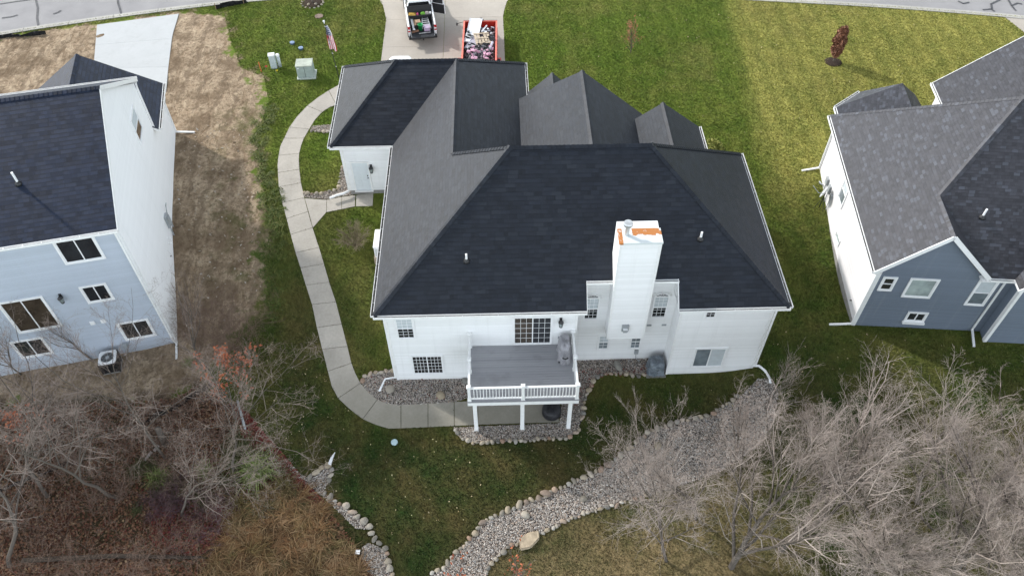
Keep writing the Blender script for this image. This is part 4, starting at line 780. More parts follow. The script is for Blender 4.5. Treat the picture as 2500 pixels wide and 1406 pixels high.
for v, z in ((5.5, 2.4), (5.3, 2.2)): mb = MB(); mb.tube([(.01, v, z), (.12, v, z), (.16, v, z-.12)], .045, 8); mb.build('wall_vent', M['vinyl'], W)
mb = MB(); mb.tube([(.01, 4.6, 1.9), (.09, 4.6, 1.88)], .025, 6); mb.build('hose_tap', M['black'], W)
lp = lambda u, v: (W.location.x+u*math.cos(.205)-v*math.sin(.205), W.location.y+u*math.sin(.205)+v*math.cos(.205))
def ext(P, label):
    mb = MB(); 
    for a, b in zip(P[:-1], P[1:]): mb.bar(a, b, .10, .075)
    return tag(mb.build('downspout_extension', M['trim']), label, 'downspout')
x, y = lp(-.1, -.07); a = at(431, 836, .30); b = at(431, 880, .02); ext([a, b], 'white downspout extension on the soil at the rear corner of the left house')
a = at(429, 322, 2.42); b = at(475, 323, 2.30); ext([a, b], 'white downspout extension crossing the bare dirt beside the left house')
# ------------------------------------------------------------------ right house
RX, RY, RA = 23.261, 2.095, -.106
Rh = thing('slate_blue_house', 'house with slate blue rear gable and mottled grey roof, on the right', 'house', (RX, RY, 0), RA)
e, pk = 5.428, 8.02; ap = (5.645, 5.65, 11.35); gp = (2.271, -.3, pk); gb = (2.271, 2.35, pk)
far = 16.0
rf = [[(-.35, -.3, e), gp, gb, ap, (-.35, 11.647, e)],                                        # left slope with the gable's left slope
      [gp, (4.892, -.3, e), (4.892, 2.35, e), gb], [(4.892, -.3, e), (far, -.3, e), (far, 5.65, 11.35), ap, gb],
      [(-.35, 11.647, e), ap, (far, 5.65, 11.35), (far, 11.647, e)],
      [(6.0, -.95, e), (9.2, -.95, e+3.0), (9.2, 3, e+3.0), (6.0, 3, e)], [(9.2, -.95, e+3.0), (12.4, -.95, e), (12.4, 3, e), (9.2, 3, e+3.0)],
      [(.13, 10.9, e), (.13, 12.42, e), (1.78, 13.99, e), (3.55, 13.17, e+1.25), (3.55, 10.9, e+1.25)], [(1.78, 13.99, e), (4.9, 13.99, e), (3.55, 13.17, e+1.25)], [(3.55, 13.17, e+1.25), (4.9, 13.99, e), (5.2, 10.9, e), (3.55, 10.9, e+1.25)]]
gl = (6.24, 15.22, e); gk = (12.4, 15.22, e+5.4)
rf += [[gl, gk, (12.4, 7, e+5.4), (6.24, 7, e)], [gk, (18.5, 15.22, e), (18.5, 7, e), (12.4, 7, e+5.4)]]
roof(Rh, rf, M['roof_right'], [(gp, gb, 0, 1), (gb, ap, 0, 2), ((-.35, 11.647, e), ap, 0, 3), (ap, (far, 5.65, 11.35), 2, 3), ((1.78, 13.99, e), (3.55, 13.17, e+1.25), 6, 7), ((3.55, 11.3, e+1.25), (3.55, 13.17, e+1.25), 6, 8), (gk, (12.4, 8, e+5.4), 9, 10)], cap=.4)
mb = MB(); mb.prism([(0, .02), (0, 11.3), (far-.4, 11.3), (far-.4, .02)], .0, 5.3); mb.prism([(6.6, 11.3), (6.6, 14.9), (18, 14.9), (18, 11.3)], 1.0, 5.3); mb.prism([(.5, 11.3), (.5, 12.4), (1.9, 13.6), (4.6, 13.6), (4.6, 11.3)], 1.0, 5.3); mb.build('side_wall', M['lilac'], Rh)
mb = MB(); mb.box(.0, 6.31, -.01, .02, .95, 5.35); mb.face([(.0, -.01, 5.35), (4.54, -.01, 5.35), (2.27, -.01, 7.75)]); mb.box(6.31, 12.0, -.65, .02, .95, 5.35); mb.face([(6.31, -.65, 5.35), (12.0, -.65, 5.35), (9.2, -.65, 8.1)]); mb.build('wall', M['slate'], Rh)
mb = MB(); mb.box(-.03, -.001, .03, 11.28, -.2, 1.25); mb.box(0, 12, -.02, .03, -.2, .95); mb.build('foundation', M['found'], Rh)
single(Rh, 'rake_board', 'trim', [(4.55, 4.95, -.36, 0, e-.22, e-.14)], [(Vector((-.36, -.31, e-.10)), Vector((2.271, -.31, pk-.10)), .035, .22), (Vector((2.271, -.31, pk-.10)), Vector((4.9, -.31, e-.10)), .035, .22), (Vector((6.0, -.97, e-.1)), Vector((9.2, -.97, e+2.9)), .035, .22), (Vector((9.2, -.97, e+2.9)), Vector((12.4, -.97, e-.1)), .035, .22), (Vector((6.24, 15.24, e-.1)), Vector((12.4, 15.24, e+5.3)), .03, .2)])
single(Rh, 'soffit', 'trim', [(-.33, 0, -.28, 11.6, 5.28, 5.31), (4.6, 6.3, -.28, 0, 5.28, 5.31)])
single(Rh, 'corner_board', 'trim', [(-.02, .14, -.035, -.01, .9, 5.35), (-.03, 0, -.035, .12, .9, 5.35), (6.29, 6.45, -.68, -.65, .9, 5.35), (6.28, 6.31, -.68, -.5, .9, 5.35)])
gutter(Rh, (-.35, 11.6, e), (-.35, -.3, e), -X_); gutter(Rh, (4.9, -.3, e), (6.0, -.3, e), -Y_); gutter(Rh, (.13, 12.42, e), (.13, 11.6, e), -X_); gutter(Rh, (1.78, 13.99, e), (.13, 12.42, e), Vector((-.7, .7, 0))); gutter(Rh, gl, (6.24, 11.7, e), -X_)
tw = dict(tw=.085)
window(Rh, (.30, -.01, 3.85), X_, nS, .68, 1.0, 'glass', 'hung', **tw); window(Rh, (1.56, -.01, 3.48), X_, nS, 1.38, 1.38, 'glass_pale', 'fixed', **tw); window(Rh, (4.68, -.01, 3.15), X_, nS, .95, 1.88, 'glass_grey', 'hung', blind=(0, 1, .5, 1), **tw); window(Rh, (2.34, -.01, 1.65), X_, nS, 1.0, .75, 'glass', 'slider', **tw)
mb = MB(); mb.box(2.30, 3.38, -.16, -.01, 1.55, 1.66); mb.build('window_well_sill', M['trim'], Rh)
window(Rh, (0, 7.38, 3.15), -Y_, -X_, 1.02, 1.6, 'glass_grey', 'hung', blind=(0, 1, .5, 1), **tw); window(Rh, (0, 5.75, 1.7), -Y_, -X_, .85, .45, 'glass_pale', 'fixed', tw=.06)
mb = MB(); mb.box(8.0, 8.5, -.75, -.65, 2.4, 2.9); mb.box(8.08, 8.42, -.95, -.75, 2.5, 2.66); mb.build('wall_vent', M['grey_metal'], Rh); mb = MB(); mb.tube([(-.01, 1.1, 1.7), (-.1, 1.1, 1.68)], .03, 6); mb.build('hose_tap', M['black'], Rh)
downspout(Rh, [(-.30, -.1, 5.3), (-.08, -.06, 5.05), (-.08, -.06, 1.2)]); downspout(Rh, [(5.85, -.32, 5.3), (5.85, -.07, 5.05), (5.85, -.07, 1.3)]); downspout(Rh, [(-.28, 11.1, 5.3), (-.07, 11.15, 5.0), (-.07, 11.15, 1.95)])
rp = lambda u, v, z: (RX+u*math.cos(RA)-v*math.sin(RA), RY+u*math.sin(RA)+v*math.cos(RA), z)
mb = MB(); mb.box(-.14, 0, 9.2, 9.5, 2.3, 2.75); mb.box(-.12, 0, 8.55, 8.85, 2.25, 2.75); mb.box(-.10, 0, 8.0, 8.2, 2.3, 2.6); mb.tube([(-.06, 9.35, 2.3), (-.06, 9.35, 1.5)], .03, 6); mb.tube([(-.06, 8.7, 2.25), (-.06, 8.7, 1.4)], .03, 6); mb.tube([(-.10, 9.6, 2.0), (-.22, 9.7, 2.0), (-.22, 10.0, 1.9), (-.1, 10.0, 1.5)], .04, 6); mb.tube([(-.07, 8.1, 2.3), (-.07, 8.1, 1.4)], .02, 6); mb.build('electric_meter', M['grey_metal'], Rh)
zp = zr; yv = lambda v: e+.01+(11.35-e)/(5.95)*(v+.29)
def on_right(px, py):
    d = Vector(ray(px, py)); c, s = math.cos(-RA), math.sin(-RA); R = lambda v: Vector((v[0]*c-v[1]*s, v[0]*s+v[1]*c, v[2])); o_ = R(Vector(CAM)-Vector((RX, RY, 0))); d = R(d); k = (11.35-e)/5.94; t = (e+k*(o_.y+.29)-o_.z)/(d.z-k*d.y); return o_+d*t
vent_pipe(Rh, on_right(2398, 530), .5)
a = rp(-.08, -.06, 1.22); b = at(2024, 792, 1.0); ext([a, b], 'white downspout extension on the grass at the near corner of the slate blue house')
a = rp(5.85, -.07, 1.35); b = at(2378, 846, 1.22); ext([a, b], 'white downspout extension pointing down the grass below the tall narrow window')
a = rp(-.07, 11.15, 1.98); b = at(1957, 417, 1.85); ext([a, b], 'white downspout extension beside the meters on the slate blue house')
# satellite dish on a stake by the right house
p = at(2000, 505); SD = thing('satellite_dish', 'pale grey satellite dish on a leaning post beside the pale side wall', 'satellite dish', tuple(p))
mb = MB(); mb.tube([(0, 0, -.1), (.05, 0, 1.05)], .03, 8); mb.tube([(-.35, -.1, 0), (.04, 0, .8)], .015, 6); mb.tube([(.1, -.4, 0), (.04, 0, .8)], .015, 6); mb.build('mast', M['black'], SD)
mb = MB(); mb.lathe([(.0, .0), (.2, .02), (.38, .08), (.42, .11), (.40, .12), (.2, .045), (.0, .03)], (0, 0, 0), 24, sx=.8); di = mb.build('dish', plain('dish_grey', (.50, .51, .52), .4, .4, .08), SD, smooth=True); di.location = (.05, 0, 1.1); di.rotation_euler = Vector((-.80, .50, .30)).to_track_quat('Z', 'Y').to_euler()
mb = MB(); mb.tube([(.05, 0, 1.0), (-.30, .10, 1.0), (-.62, .34, 1.32)], .022, 6); mb.build('feed_arm', M['grey_metal'], SD)
# ------------------------------------------------------------------ bare trees and shrubs
def bark(name, lo, hi):
    k = NT(name); v = k.co(); n = k.noise(k.scale(v, (1, 1, .35)), 5, 4, .7); r = k.island()
    c = k.mix(k.math('ADD', k.math('MULTIPLY', n, .5), k.math('MULTIPLY', r, .5)), lo+(1,), hi+(1,)); k.bump(k.noise(k.scale(v, (1, 1, .3)), 22, 3), .5, .02); return k.fin(c, .9, .15)
M['trunk'] = bark('grey_bark', (.060, .050, .042), (.155, .132, .112)); M['twig'] = bark('pale_twigs', (.185, .153, .133), (.50, .42, .37)); M['twig_l'] = bark('grey_twigs', (.11, .083, .069), (.38, .31, .27)); M['twig_s'] = bark('dry_twigs', (.14, .115, .07), (.30, .25, .17))
def skeleton(seed, h, r0, lv, fork=.3, spread=.75, lift=.35, lean=(0, 0), n1=7, n2=6, n3=6, n4=4, wig=.12):
    """polyline branches of a tree standing at the origin: list of (level, points, radii)"""
    R = random.Random(seed); out = []
    def grow(p, d, L, r, k, level):
        pl = [p]; rl = [r]; st = L/k
        for i in range(k):
            d = (d+Vector((R.gauss(0, wig), R.gauss(0, wig), R.gauss(0, wig*.6)+lift*(.03, .22, .15, .05, .03)[level]))).normalized(); p = p+d*st; pl.append(p); rl.append(max(r*(1-.72*(i+1)/k), .0026))
        out.append((level, pl, rl)); return pl, rl
    def kids(pl, rl, n, L, level, ang, lo):
        for i in range(n):
            t = lo+(1-lo)*(i+R.random()*.9)/n; f = t*(len(pl)-1); a = min(int(f), len(pl)-2); p = pl[a].lerp(pl[a+1], f-a); r = rl[a]*(.62 if level < 3 else .7)
            d = (pl[a+1]-pl[a]).normalized(); q = d.orthogonal().normalized(); q.rotate(Matrix.Rotation(R.uniform(0, 6.283), 3, d)); th = ang*R.uniform(.65, 1.25)
            dd = (d*math.cos(th)+q*math.sin(th)+Vector((0, 0, lift*(0, .25, .22, .08, .0)[level]))).normalized(); ll = L*R.uniform(.6, 1.15)*(1-.45*(t-lo)); k = max(3, int(6-level)); kp, kr = grow(p, dd, ll, max(min(r, L*(.030, .017, .0085, .0055, .0045)[level]), .0034), k, level)
            if level < lv:
                nn = {1: n2, 2: n3, 3: n4}.get(level, 3); kids(kp, kr, nn, ll*(.54 if level < 2 else .58), level+1, ang*(.95 if level < 2 else 1.12), .15)
    d0 = Vector((lean[0], lean[1], 1)).normalized(); tp, tr = grow(Vector((0, 0, -.2)), d0, h*.62, r0, 8, 0)
    kids(tp, tr, n1, h*.66, 1, spread, fork); kids(tp[-3:], tr[-3:], 3, h*.42, 1, spread*.5, .3); return out
def limbs(branches, sel):
    """4- or 3-sided tapered prisms for the chosen levels, as one pair of arrays"""
    VV, FF, off = [], [], 0
    for k, test in ((5, lambda l: l == 0), (4, lambda l: l == 1 or l == 2), (3, lambda l: l > 2)):
        A, B, ra, rb = [], [], [], []
        for l, pl, rl in branches:
            if sel(l) and test(l):
                for i in range(len(pl)-1): A.append(pl[i]); B.append(pl[i+1]); ra.append(rl[i]); rb.append(rl[i+1])
        if not A: continue
        A = np.array(A); B = np.array(B); ra = np.array(ra); rb = np.array(rb); d = B-A; d /= np.linalg.norm(d, axis=1)[:, None]+1e-9
        up = np.where(np.abs(d[:, 2:3]) > .9, np.array([[1.0, 0, 0]]), np.array([[0, 0, 1.0]])); a = np.cross(d, up); a /= np.linalg.norm(a, axis=1)[:, None]; b = np.cross(d, a); n = len(A); V = np.zeros((n, 2*k, 3))
        for j in range(k):
            t = 2*math.pi*j/k; o = a*math.cos(t)+b*math.sin(t); V[:, j] = A+o*ra[:, None]; V[:, k+j] = B+o*rb[:, None]
        base = off+np.arange(n)[:, None]*2*k; F = np.concatenate([np.stack([base[:, 0]+j, base[:, 0]+(j+1) % k, base[:, 0]+k+(j+1) % k, base[:, 0]+k+j], 1) for j in range(k)])
        VV.append(V.reshape(-1, 3)); FF.append(F); off += n*2*k
    return np.concatenate(VV), np.concatenate(FF)
def tree(name, label, cat, xy, br, rz=0.0, sc=1.0, group=None, twig='twig', trunk='trunk', z=None, crown='branches'):
    t = thing(name, label, cat, (xy[0], xy[1], float(gz(xy[0], xy[1])) if z is None else z), rz, group); t.scale = (sc, sc, sc)
    V, F = limbs(br, lambda l: l <= 0); npmesh('trunk', V, F, M[trunk], t)
    V, F = limbs(br, lambda l: l == 1); npmesh('limb', V, F, M[trunk] if trunk != twig else M[twig], t)
    V, F = limbs(br, lambda l: l > 1); npmesh('twigs', V, F, M[twig], t); return t
def leaves(pos, size, name, mat, parent=None, flat=.5, asp=1.5):
    """small leaf blades (folded quads) at the given points"""
    P = np.asarray(pos, float); n = len(P); s = size*rng.uniform(.6, 1.3, n); a = rng.uniform(0, 6.283, n); tl = rng.normal(0, flat, (n, 2)); c, sn = np.cos(a), np.sin(a)
    ux = np.stack([c, sn, tl[:, 0]], 1)*s[:, None]*asp*.5; uy = np.stack([-sn, c, tl[:, 1]], 1)*s[:, None]*.5; up = np.array([0, 0, 1.0])*s[:, None]*.18
    V = np.stack([P-ux, P-uy+up, P+ux, P+uy+up], 1).reshape(-1, 3); F = np.arange(4*n).reshape(n, 4); return npmesh(name, V, F, mat, parent)
TR = [((1785, 1385), 9.6, 31, 'bare grey tree at the left end of the grove beside the tan grass', (-.02, .06), .15), ((1905, 1340), 10.2, 32, 'bare tree with a thick forked trunk in the grove, nearest the creek bed', (.08, .05), .17), ((2116, 1394), 10.4, 33, 'bare tree with a leaning trunk in the middle of the grove', (.16, .10), .18),
      ((2335, 1385), 10.4, 34, 'bare tree with pale limbs right of the leaning one in the grove', (.10, .05), .17), ((2520, 1300), 9.6, 35, 'bare tree on the right border of the photo behind the slate blue house', (.0, .05), .17), ((2240, 1230), 7.8, 36, 'slimmer bare tree growing farthest up the lawn in the grove', (.06, .1), .10), ((2010, 1180), 7.0, 37, 'low bushy bare tree standing on the creek bed edge in the grove', (-.02, .12), .10), ((1700, 1265), 9.0, 38, 'thin bare tree reaching over the creek bed from its near edge', (-.10, .04), .09), ((1630, 1370), 8.0, 40, 'lowest thin bare tree at the left tip of the grove over the tan grass', (-.06, .06), .08), ((1790, 1150), 6.5, 46, 'short bare tree standing in the gravel end of the creek bed', (-.04, .04), .07), ((2010, 1490), 9.0, 42, 'bare tree at the bottom edge whose crown fills the near middle of the grove', (.05, .05), .14), ((2290, 1500), 9.4, 43, 'bare tree at the bottom edge left of the corner in the grove', (.05, .05), .14), ((2490, 1470), 9.0, 44, 'bare tree in the bottom right corner of the photo', (.0, .05), .14), ((2420, 1180), 7.4, 39, 'slim bare tree at the right below the tall narrow window', (.0, .05), .10)]
for px, h, sd, lb, ln, r0 in TR:
    p = at(*px); tree('bare_tree', lb, 'tree', p[:2], skeleton(sd, h, r0, 4, .10, .74, .55, ln, *((11, 9, 8, 6) if h > 9.3 else (10, 8, 7, 5) if h > 8.5 else (9, 7, 6, 5)), .12), 0, 1.0, 'bare trees on the right behind the lawn')
p = at(1868, 1000); tree('bare_sapling', 'slender bare young tree beside the right rear corner of the white house', 'tree', p[:2], skeleton(41, 5.2, .045, 3, .10, .42, .7, (.02, .05), 8, 6, 5, 3, .12))
LT = [((570, 1151), 8.2, 51, 'bare tree with a tall straight trunk beside the big green grass clump', (.06, .0), .10, .62), ((404, 1120), 9.0, 52, 'bare tree with pale arching limbs in the middle of the woods', (-.1, .05), .10, .35), ((287, 1212), 10.0, 53, 'bare tree with long grey limbs deep in the woods on the left', (.05, .08), .12, .35), ((116, 1212), 9.0, 54, 'bare tree with a thick grey trunk near the left border', (-.05, .1), .14, .35), ((20, 1385), 9.5, 55, 'bare tree with a dark trunk in the bottom left corner', (-.12, .06), .15, .3), ((440, 1260), 8.0, 56, 'low bare tree over the red leaves in the woods', (.05, .08), .09, .3)]
for px, h, sd, lb, ln, r0, fk in LT:
    p = at(*px); tree('bare_tree', lb, 'tree', p[:2], skeleton(sd, h, r0*.72, 4, fk, .98, .14, ln, 7, 7, 6, 5, .18), 0, 1.0, 'bare trees in the woods on the left', 'twig_l')
for px, h, sd, lb in [((226, 880), 4.4, 61, 'young bare tree in front of the pale blue rear wall beside the air conditioner'), ((50, 915), 4.6, 62, 'young bare tree in front of the pale blue rear wall at the left border'), ((500, 905), 6.2, 63, 'young bare tree with pale twigs behind the rear corner of the left house')]:
    p = at(*px); tree('bare_sapling', lb, 'tree', p[:2], skeleton(sd, h, .05, 3, .15, .55, .7, (0, .05), 7, 6, 5, 3, .14), 0, 1.0, None, 'twig_l')
M['rust_leaf'] = stone_mat('rust_leaves', [(0, (.17, .070, .038)), (.5, (.28, .125, .070)), (1, (.12, .055, .034))], .7, True)
M['orange_leaf'] = stone_mat('orange_leaves', [(0, (.36, .095, .04)), (.5, (.46, .15, .065)), (1, (.26, .07, .04))], .7, True)
def tips(br, lv, dens, jit):
    P = []
    for l, pl, rl in br:
        if l >= lv:
            for q in pl[1:]:
                for _ in range(dens): P.append(q+Vector((rnd.gauss(0, jit), rnd.gauss(0, jit), rnd.gauss(0, jit))))
    return P
for px, h, sd, lb, n, sz in [((575, 1025), 4.2, 71, 'young oak holding orange leaves at the edge of the woods', 2, .10), ((1125, 1430), 2.4, 72, 'small orange leaved sapling at the bottom edge beside the creek bed', 2, .085), ((1275, 1415), 2.4, 73, 'small orange leaved sapling below the flat stone slab', 2, .075), ((75, 1090), 3.2, 74, 'small orange leaved sapling in the woods at the left', 1, .10)]:
    p = at(*px); br = skeleton(sd, h, .045, 3, .2, .75, .5, (0, 0), 6, 5, 3, 2, .15); t = tree('oak_sapling', lb, 'tree', p[:2], br, 0, 1.0, None, 'twig_l'); P = tips(br, 3, n, .10); rnd.shuffle(P); leaves(P[:int(len(P)*(.5 if px[1] < 1200 else .07))], sz, 'leaves', M['orange_leaf'], t)
p = at(1540, 131); br = [b for b in skeleton(75, 3.0, .028, 2, .10, .95, .1, (0, .02), 17, 5, 3, 2, .06)]; br = [(l, [Vector((q.x*.42, q.y*.42, q.z)) for q in pl], rl) for l, pl, rl in br]; t = tree('larch_sapling', 'thin sapling with sparse orange needles alone on the front lawn', 'tree', p[:2], br, 0, 1.0, None, 'twig_s'); leaves(tips(br, 2, 1, .03), .05, 'leaves', stone_mat('needle_leaves', [(0, (.30, .11, .05)), (1, (.42, .17, .08))], .7, True), t)
# rusty columnar tree in its mulch ring
p = at(2034, 152); x, y = p[0], p[1]; ct = thing('columnar_tree', 'narrow columnar tree with dense rust brown leaves in a dark mulch ring', 'tree', (x, y, float(gz(x, y))))
mb = MB(); mb.tube([(0, 0, -.1), (.02, 0, .6), (0, 0, 2.2)], [.05, .045, .02], 8); mb.build('trunk', M['trunk'], ct)
q = rng.random((2600, 3)); zz = .42+q[:, 0]*2.15; rr = .40*np.sin(np.clip((zz-.3)/2.4, 0, 1)*math.pi)**.55*(.45+.55*q[:, 1]**.4)*(1+.16*np.sin(zz*9)+.15*np.sin(q[:, 2]*18.8)); leaves(np.stack([rr*np.cos(q[:, 2]*6.283), rr*np.sin(q[:, 2]*6.283), zz], 1), .10, 'crown', M['rust_leaf'], ct, .9)
def mulch_ring(x, y, r, label):
    mb = MB(); mb.lathe([(r, -.05), (r*1.0, .02), (r*.8, .05), (r*.3, .07), (0.01, .07)], (x, y, float(gz(x, y))), 28, sx=1.05); return tag(mb.build('mulch_ring', M['mulch'], smooth=True), label, 'mulch ring')
mulch_ring(x, y, .55, 'dark round mulch ring at the foot of the rusty columnar tree')
p = at(763, 8); x, y = p[0], p[1]; mulch_ring(x, y, .72, 'round mulch bed cut off by the top edge of the photo'); 
for i in range(15):
    a = 2*math.pi*i/15; stone(x+.80*math.cos(a), y+.78*math.sin(a), .085, 'small grey stone in the ring around the street tree mulch', 'stones ringing the street tree mulch')
for dx, dy in ((-.25, -.3), (.28, -.25)): stone(x+dx, y+dy, .13, 'pale stone lying on the street tree mulch', 'stones lying on the street tree mulch')
tree('street_tree', 'street tree trunk rising from the stone ringed mulch at the top edge', 'tree', (x, y), skeleton(77, 4.5, .07, 3, .4, .6, .5, (0, 0), 7, 5, 4, 2))
# shrubs
p = at(868, 600); sh = thing('bare_shrub', 'round bare tan shrub on the side lawn beside the walkway', 'shrub', (p[0], p[1], float(gz(p[0], p[1])))); br = []
for i in range(34):
    a = i*2.4; d = Vector((math.cos(a)*.75, math.sin(a)*.75, .75+.5*rnd.random())); R = random.Random(900+i); pl = [Vector((0, 0, 0))]; dd = d.normalized()
    for k in range(6): dd = (dd+Vector((R.gauss(0, .12), R.gauss(0, .12), R.gauss(0, .08)))).normalized(); pl.append(pl[-1]+dd*.24)
    br.append((1, pl, [.014*(1-.1*k) for k in range(7)]))
    for k in (2, 3, 4, 5):
        for _ in range(4):
            e = (dd+Vector((R.gauss(0, .8), R.gauss(0, .8), R.gauss(0, .5)))).normalized(); q = pl[k]; tw = [q]
            for _k in range(3): e = (e+Vector((R.gauss(0, .3), R.gauss(0, .3), R.gauss(0, .2)))).normalized(); tw.append(tw[-1]+e*.12)
            br.append((3, tw, [.008, .007, .006, .005]))
V, F = limbs(br, lambda l: True); npmesh('twigs', V, F, M['twig_s'], sh)
p = at(1742, 362); q = rng.normal(0, 1, (1500, 3)); q /= np.linalg.norm(q, axis=1)[:, None]; q *= (.55+.13*np.sin(q[:, :1]*5+q[:, 1:2]*4))*rng.uniform(.8, 1, (1500, 1)); q[:, 2] = np.abs(q[:, 2])*.85
sh = thing('round_shrub', 'round yellow green clipped shrub by the front corner of the white house', 'shrub', (p[0], p[1], float(gz(p[0], p[1])))); leaves(q, .075, 'crown', stone_mat('shrub_leaves', [(0, (.16, .20, .035)), (.6, (.30, .31, .07)), (1, (.40, .37, .11))], .6, True), sh, .8)
# ------------------------------------------------------------------ tall grasses, weeds, leaf litter, lawn blades
def blades_np(C, n, L, spread, width, droop, seed):
    """arching blades for each clump centre: arrays of vertices and quads"""
    r = np.random.default_rng(seed); C = np.repeat(np.asarray(C, float), n, 0); m = len(C); a = r.uniform(0, 6.283, m); el = r.uniform(.5, 1.45, m); l = L*r.uniform(.55, 1.2, m); w_ = width*r.uniform(.6, 1.3, m); d = np.stack([np.cos(a)*np.cos(el), np.sin(a)*np.cos(el), np.sin(el)], 1); s = np.stack([-np.sin(a), np.cos(a), np.zeros(m)], 1)
    base = C+np.stack([r.normal(0, spread, m), r.normal(0, spread, m), np.zeros(m)], 1); rows = []
    for k, t in enumerate((0, .35, .68, 1.0)):
        p = base+d*(l*t)[:, None]-np.array([0, 0, 1.0])*(l*droop*t*t)[:, None]+d*np.array([1, 1, 0])*(l*.25*t*t)[:, None]; p[:, 2] = np.maximum(p[:, 2], C[:, 2]+.03); ww = (w_*(1-.85*t))[:, None]; rows += [p-s*ww, p+s*ww]
    V = np.stack(rows, 1).reshape(-1, 3); b = np.arange(m)[:, None]*8; F = np.concatenate([b+np.array([[2*k, 2*k+1, 2*k+3, 2*k+2]]) for k in range(3)]); return V, F
def in_px(poly, n):
    P = pts(poly); a = np.array(P); q = rng.uniform(a.min(0), a.max(0), (n*4, 2)); q = q[inside(P, q[:, 0], q[:, 1])][:n]; return np.column_stack([q, gz(q[:, 0], q[:, 1])])
M['straw'] = stone_mat('straw_grass', [(0, (.11, .065, .03)), (.3, (.19, .12, .055)), (.5, (.085, .055, .024)), (.75, (.27, .19, .10)), (.87, (.09, .085, .025)), (1, (.05, .035, .018))], .7, True); M['olive_grass'] = stone_mat('olive_tall_grass', [(0, (.035, .045, .014)), (.5, (.075, .085, .025)), (.8, (.12, .115, .045)), (1, (.05, .05, .018))], .7, True); M['green_grass'] = stone_mat('green_tall_grass', [(0, (.10, .15, .03)), (.5, (.19, .24, .06)), (.8, (.27, .30, .10)), (1, (.08, .11, .03))], .6, True)
def tussocks(name, C, n, L, width, mat, seed, label):
    r = np.random.default_rng(seed); VV, FF, TT, off = [], [], [], 0
    for c in C:
        m = int(n*r.uniform(.6, 1.4)); l0 = L*r.uniform(.65, 1.25); tone = r.random(); la = r.uniform(0, 6.283); lean = r.uniform(.1, .5); a = r.uniform(0, 6.283, m); el = r.uniform(.75, 1.5, m); d = np.stack([np.cos(a)*np.cos(el)+lean*math.cos(la), np.sin(a)*np.cos(el)+lean*math.sin(la), np.sin(el)], 1); d /= np.linalg.norm(d, axis=1)[:, None]
        l = l0*r.uniform(.6, 1.15, m); s = np.stack([-d[:, 1], d[:, 0], np.zeros(m)], 1); s /= np.linalg.norm(s, axis=1)[:, None]+1e-6; base = c+np.column_stack([r.normal(0, .10, m), r.normal(0, .10, m), np.zeros(m)]); w_ = width*r.uniform(.6, 1.3, m); rows = []; hz = d*np.array([1, 1, 0])
        for t in (0, .3, .6, .82, 1.0):
            p = base+d*(l*t)[:, None]+hz*(l*.75*t**2.5)[:, None]-np.array([0, 0, 1.0])*(l*.78*t**2.6)[:, None]; p[:, 2] = np.maximum(p[:, 2], c[2]+.04+.05*r.random(m)); ww = (w_*(1-.8*t))[:, None]; rows += [p-s*ww, p+s*ww]
        VV.append(np.stack(rows, 1).reshape(-1, 3)); bb = off+np.arange(m)[:, None]*10; FF.append(np.concatenate([bb+np.array([[2*k, 2*k+1, 2*k+3, 2*k+2]]) for k in range(4)])); TT.append(np.full(m*10, tone)); off += m*10
    return tag(npmesh(name, np.concatenate(VV), np.concatenate(FF), mat, attrs={'tone': np.concatenate(TT)}), label, name.replace('_', ' '), kind='stuff')
def straw_mat():
    k = NT('straw_tussocks'); t = k.attr('tone'); i = k.island(); c = k.cramp(t, [(0, (.075, .042, .018)), (.25, (.22, .125, .055)), (.45, (.13, .065, .028)), (.6, (.34, .22, .12)), (.75, (.10, .090, .026)), (.88, (.27, .135, .060)), (1, (.05, .06, .018))])
    return k.fin(k.mix(k.math('MULTIPLY', k.ramp(i, .6, 1.0), .6), k.mix(k.math('MULTIPLY', k.ramp(i, .4, 0.0), .7), c, (.035, .022, .012, 1)), (.36, .26, .14, 1)), .7, .2)
C = in_px([(590, 1215), (690, 1178), (760, 1225), (820, 1290), (860, 1350), (905, 1440), (500, 1440), (540, 1330)], 150); tussocks('tall_grass', C, 85, .95, .013, straw_mat(), 3, 'tangled brown ornamental grass covering the bank left of the edging stones')
C = in_px([(560, 1060), (640, 1080), (700, 1190), (740, 1240), (640, 1260), (540, 1180)], 12); V, F = blades_np(C, 90, .9, .2, .014, .55, 5); tag(npmesh('green_undergrowth', V, F, M['olive_grass']), 'olive green grass mixed among the brown grasses at the woods edge', 'undergrowth', kind='stuff')
for px, n, L, lb in [((632, 1150), 330, 1.25, 'large bright green clump of arching strap leaves at the woods edge'), ((500, 1150), 150, .8, 'smaller dark green grass clump left of the straight trunk'), ((388, 1165), 170, .8, 'dark green grass clump in the middle of the woods'), ((462, 887), 120, .42, 'small bright green weed tuft on the soil behind the left house')]:
    p = at(*px); V, F = blades_np([(0, 0, 0)], n, L, .17*L, .02*max(L, .6), .55, int(px[0])); o = npmesh('grass_clump', V, F, M['green_grass']); o.location = (p[0], p[1], float(gz(p[0], p[1]))); tag(o, lb, 'grass clump')
C = in_px([(640, 250), (682, 262), (655, 330), (640, 380), (690, 480), (688, 640), (690, 770), (640, 790), (640, 560), (632, 420), (606, 330)], 120); V, F = blades_np(C, 30, .34, .12, .022, .5, 9); tag(npmesh('weeds', V, F, stone_mat('weed_leaves', [(0, (.045, .075, .010)), (.6, (.095, .125, .018)), (1, (.18, .18, .05))], .7, True)), 'dark green weeds along the border of the bare dirt and the side lawn', 'weeds', kind='stuff')
def litter(poly, n, size, label, mat='leaf', z=.03):
    P = in_px(poly, n); P[:, 2] = samp(HZ2, P[:, 0], P[:, 1])+z; tag(leaves(P, size, 'fallen_leaves', M[mat]), label, 'fallen leaves', kind='stuff')
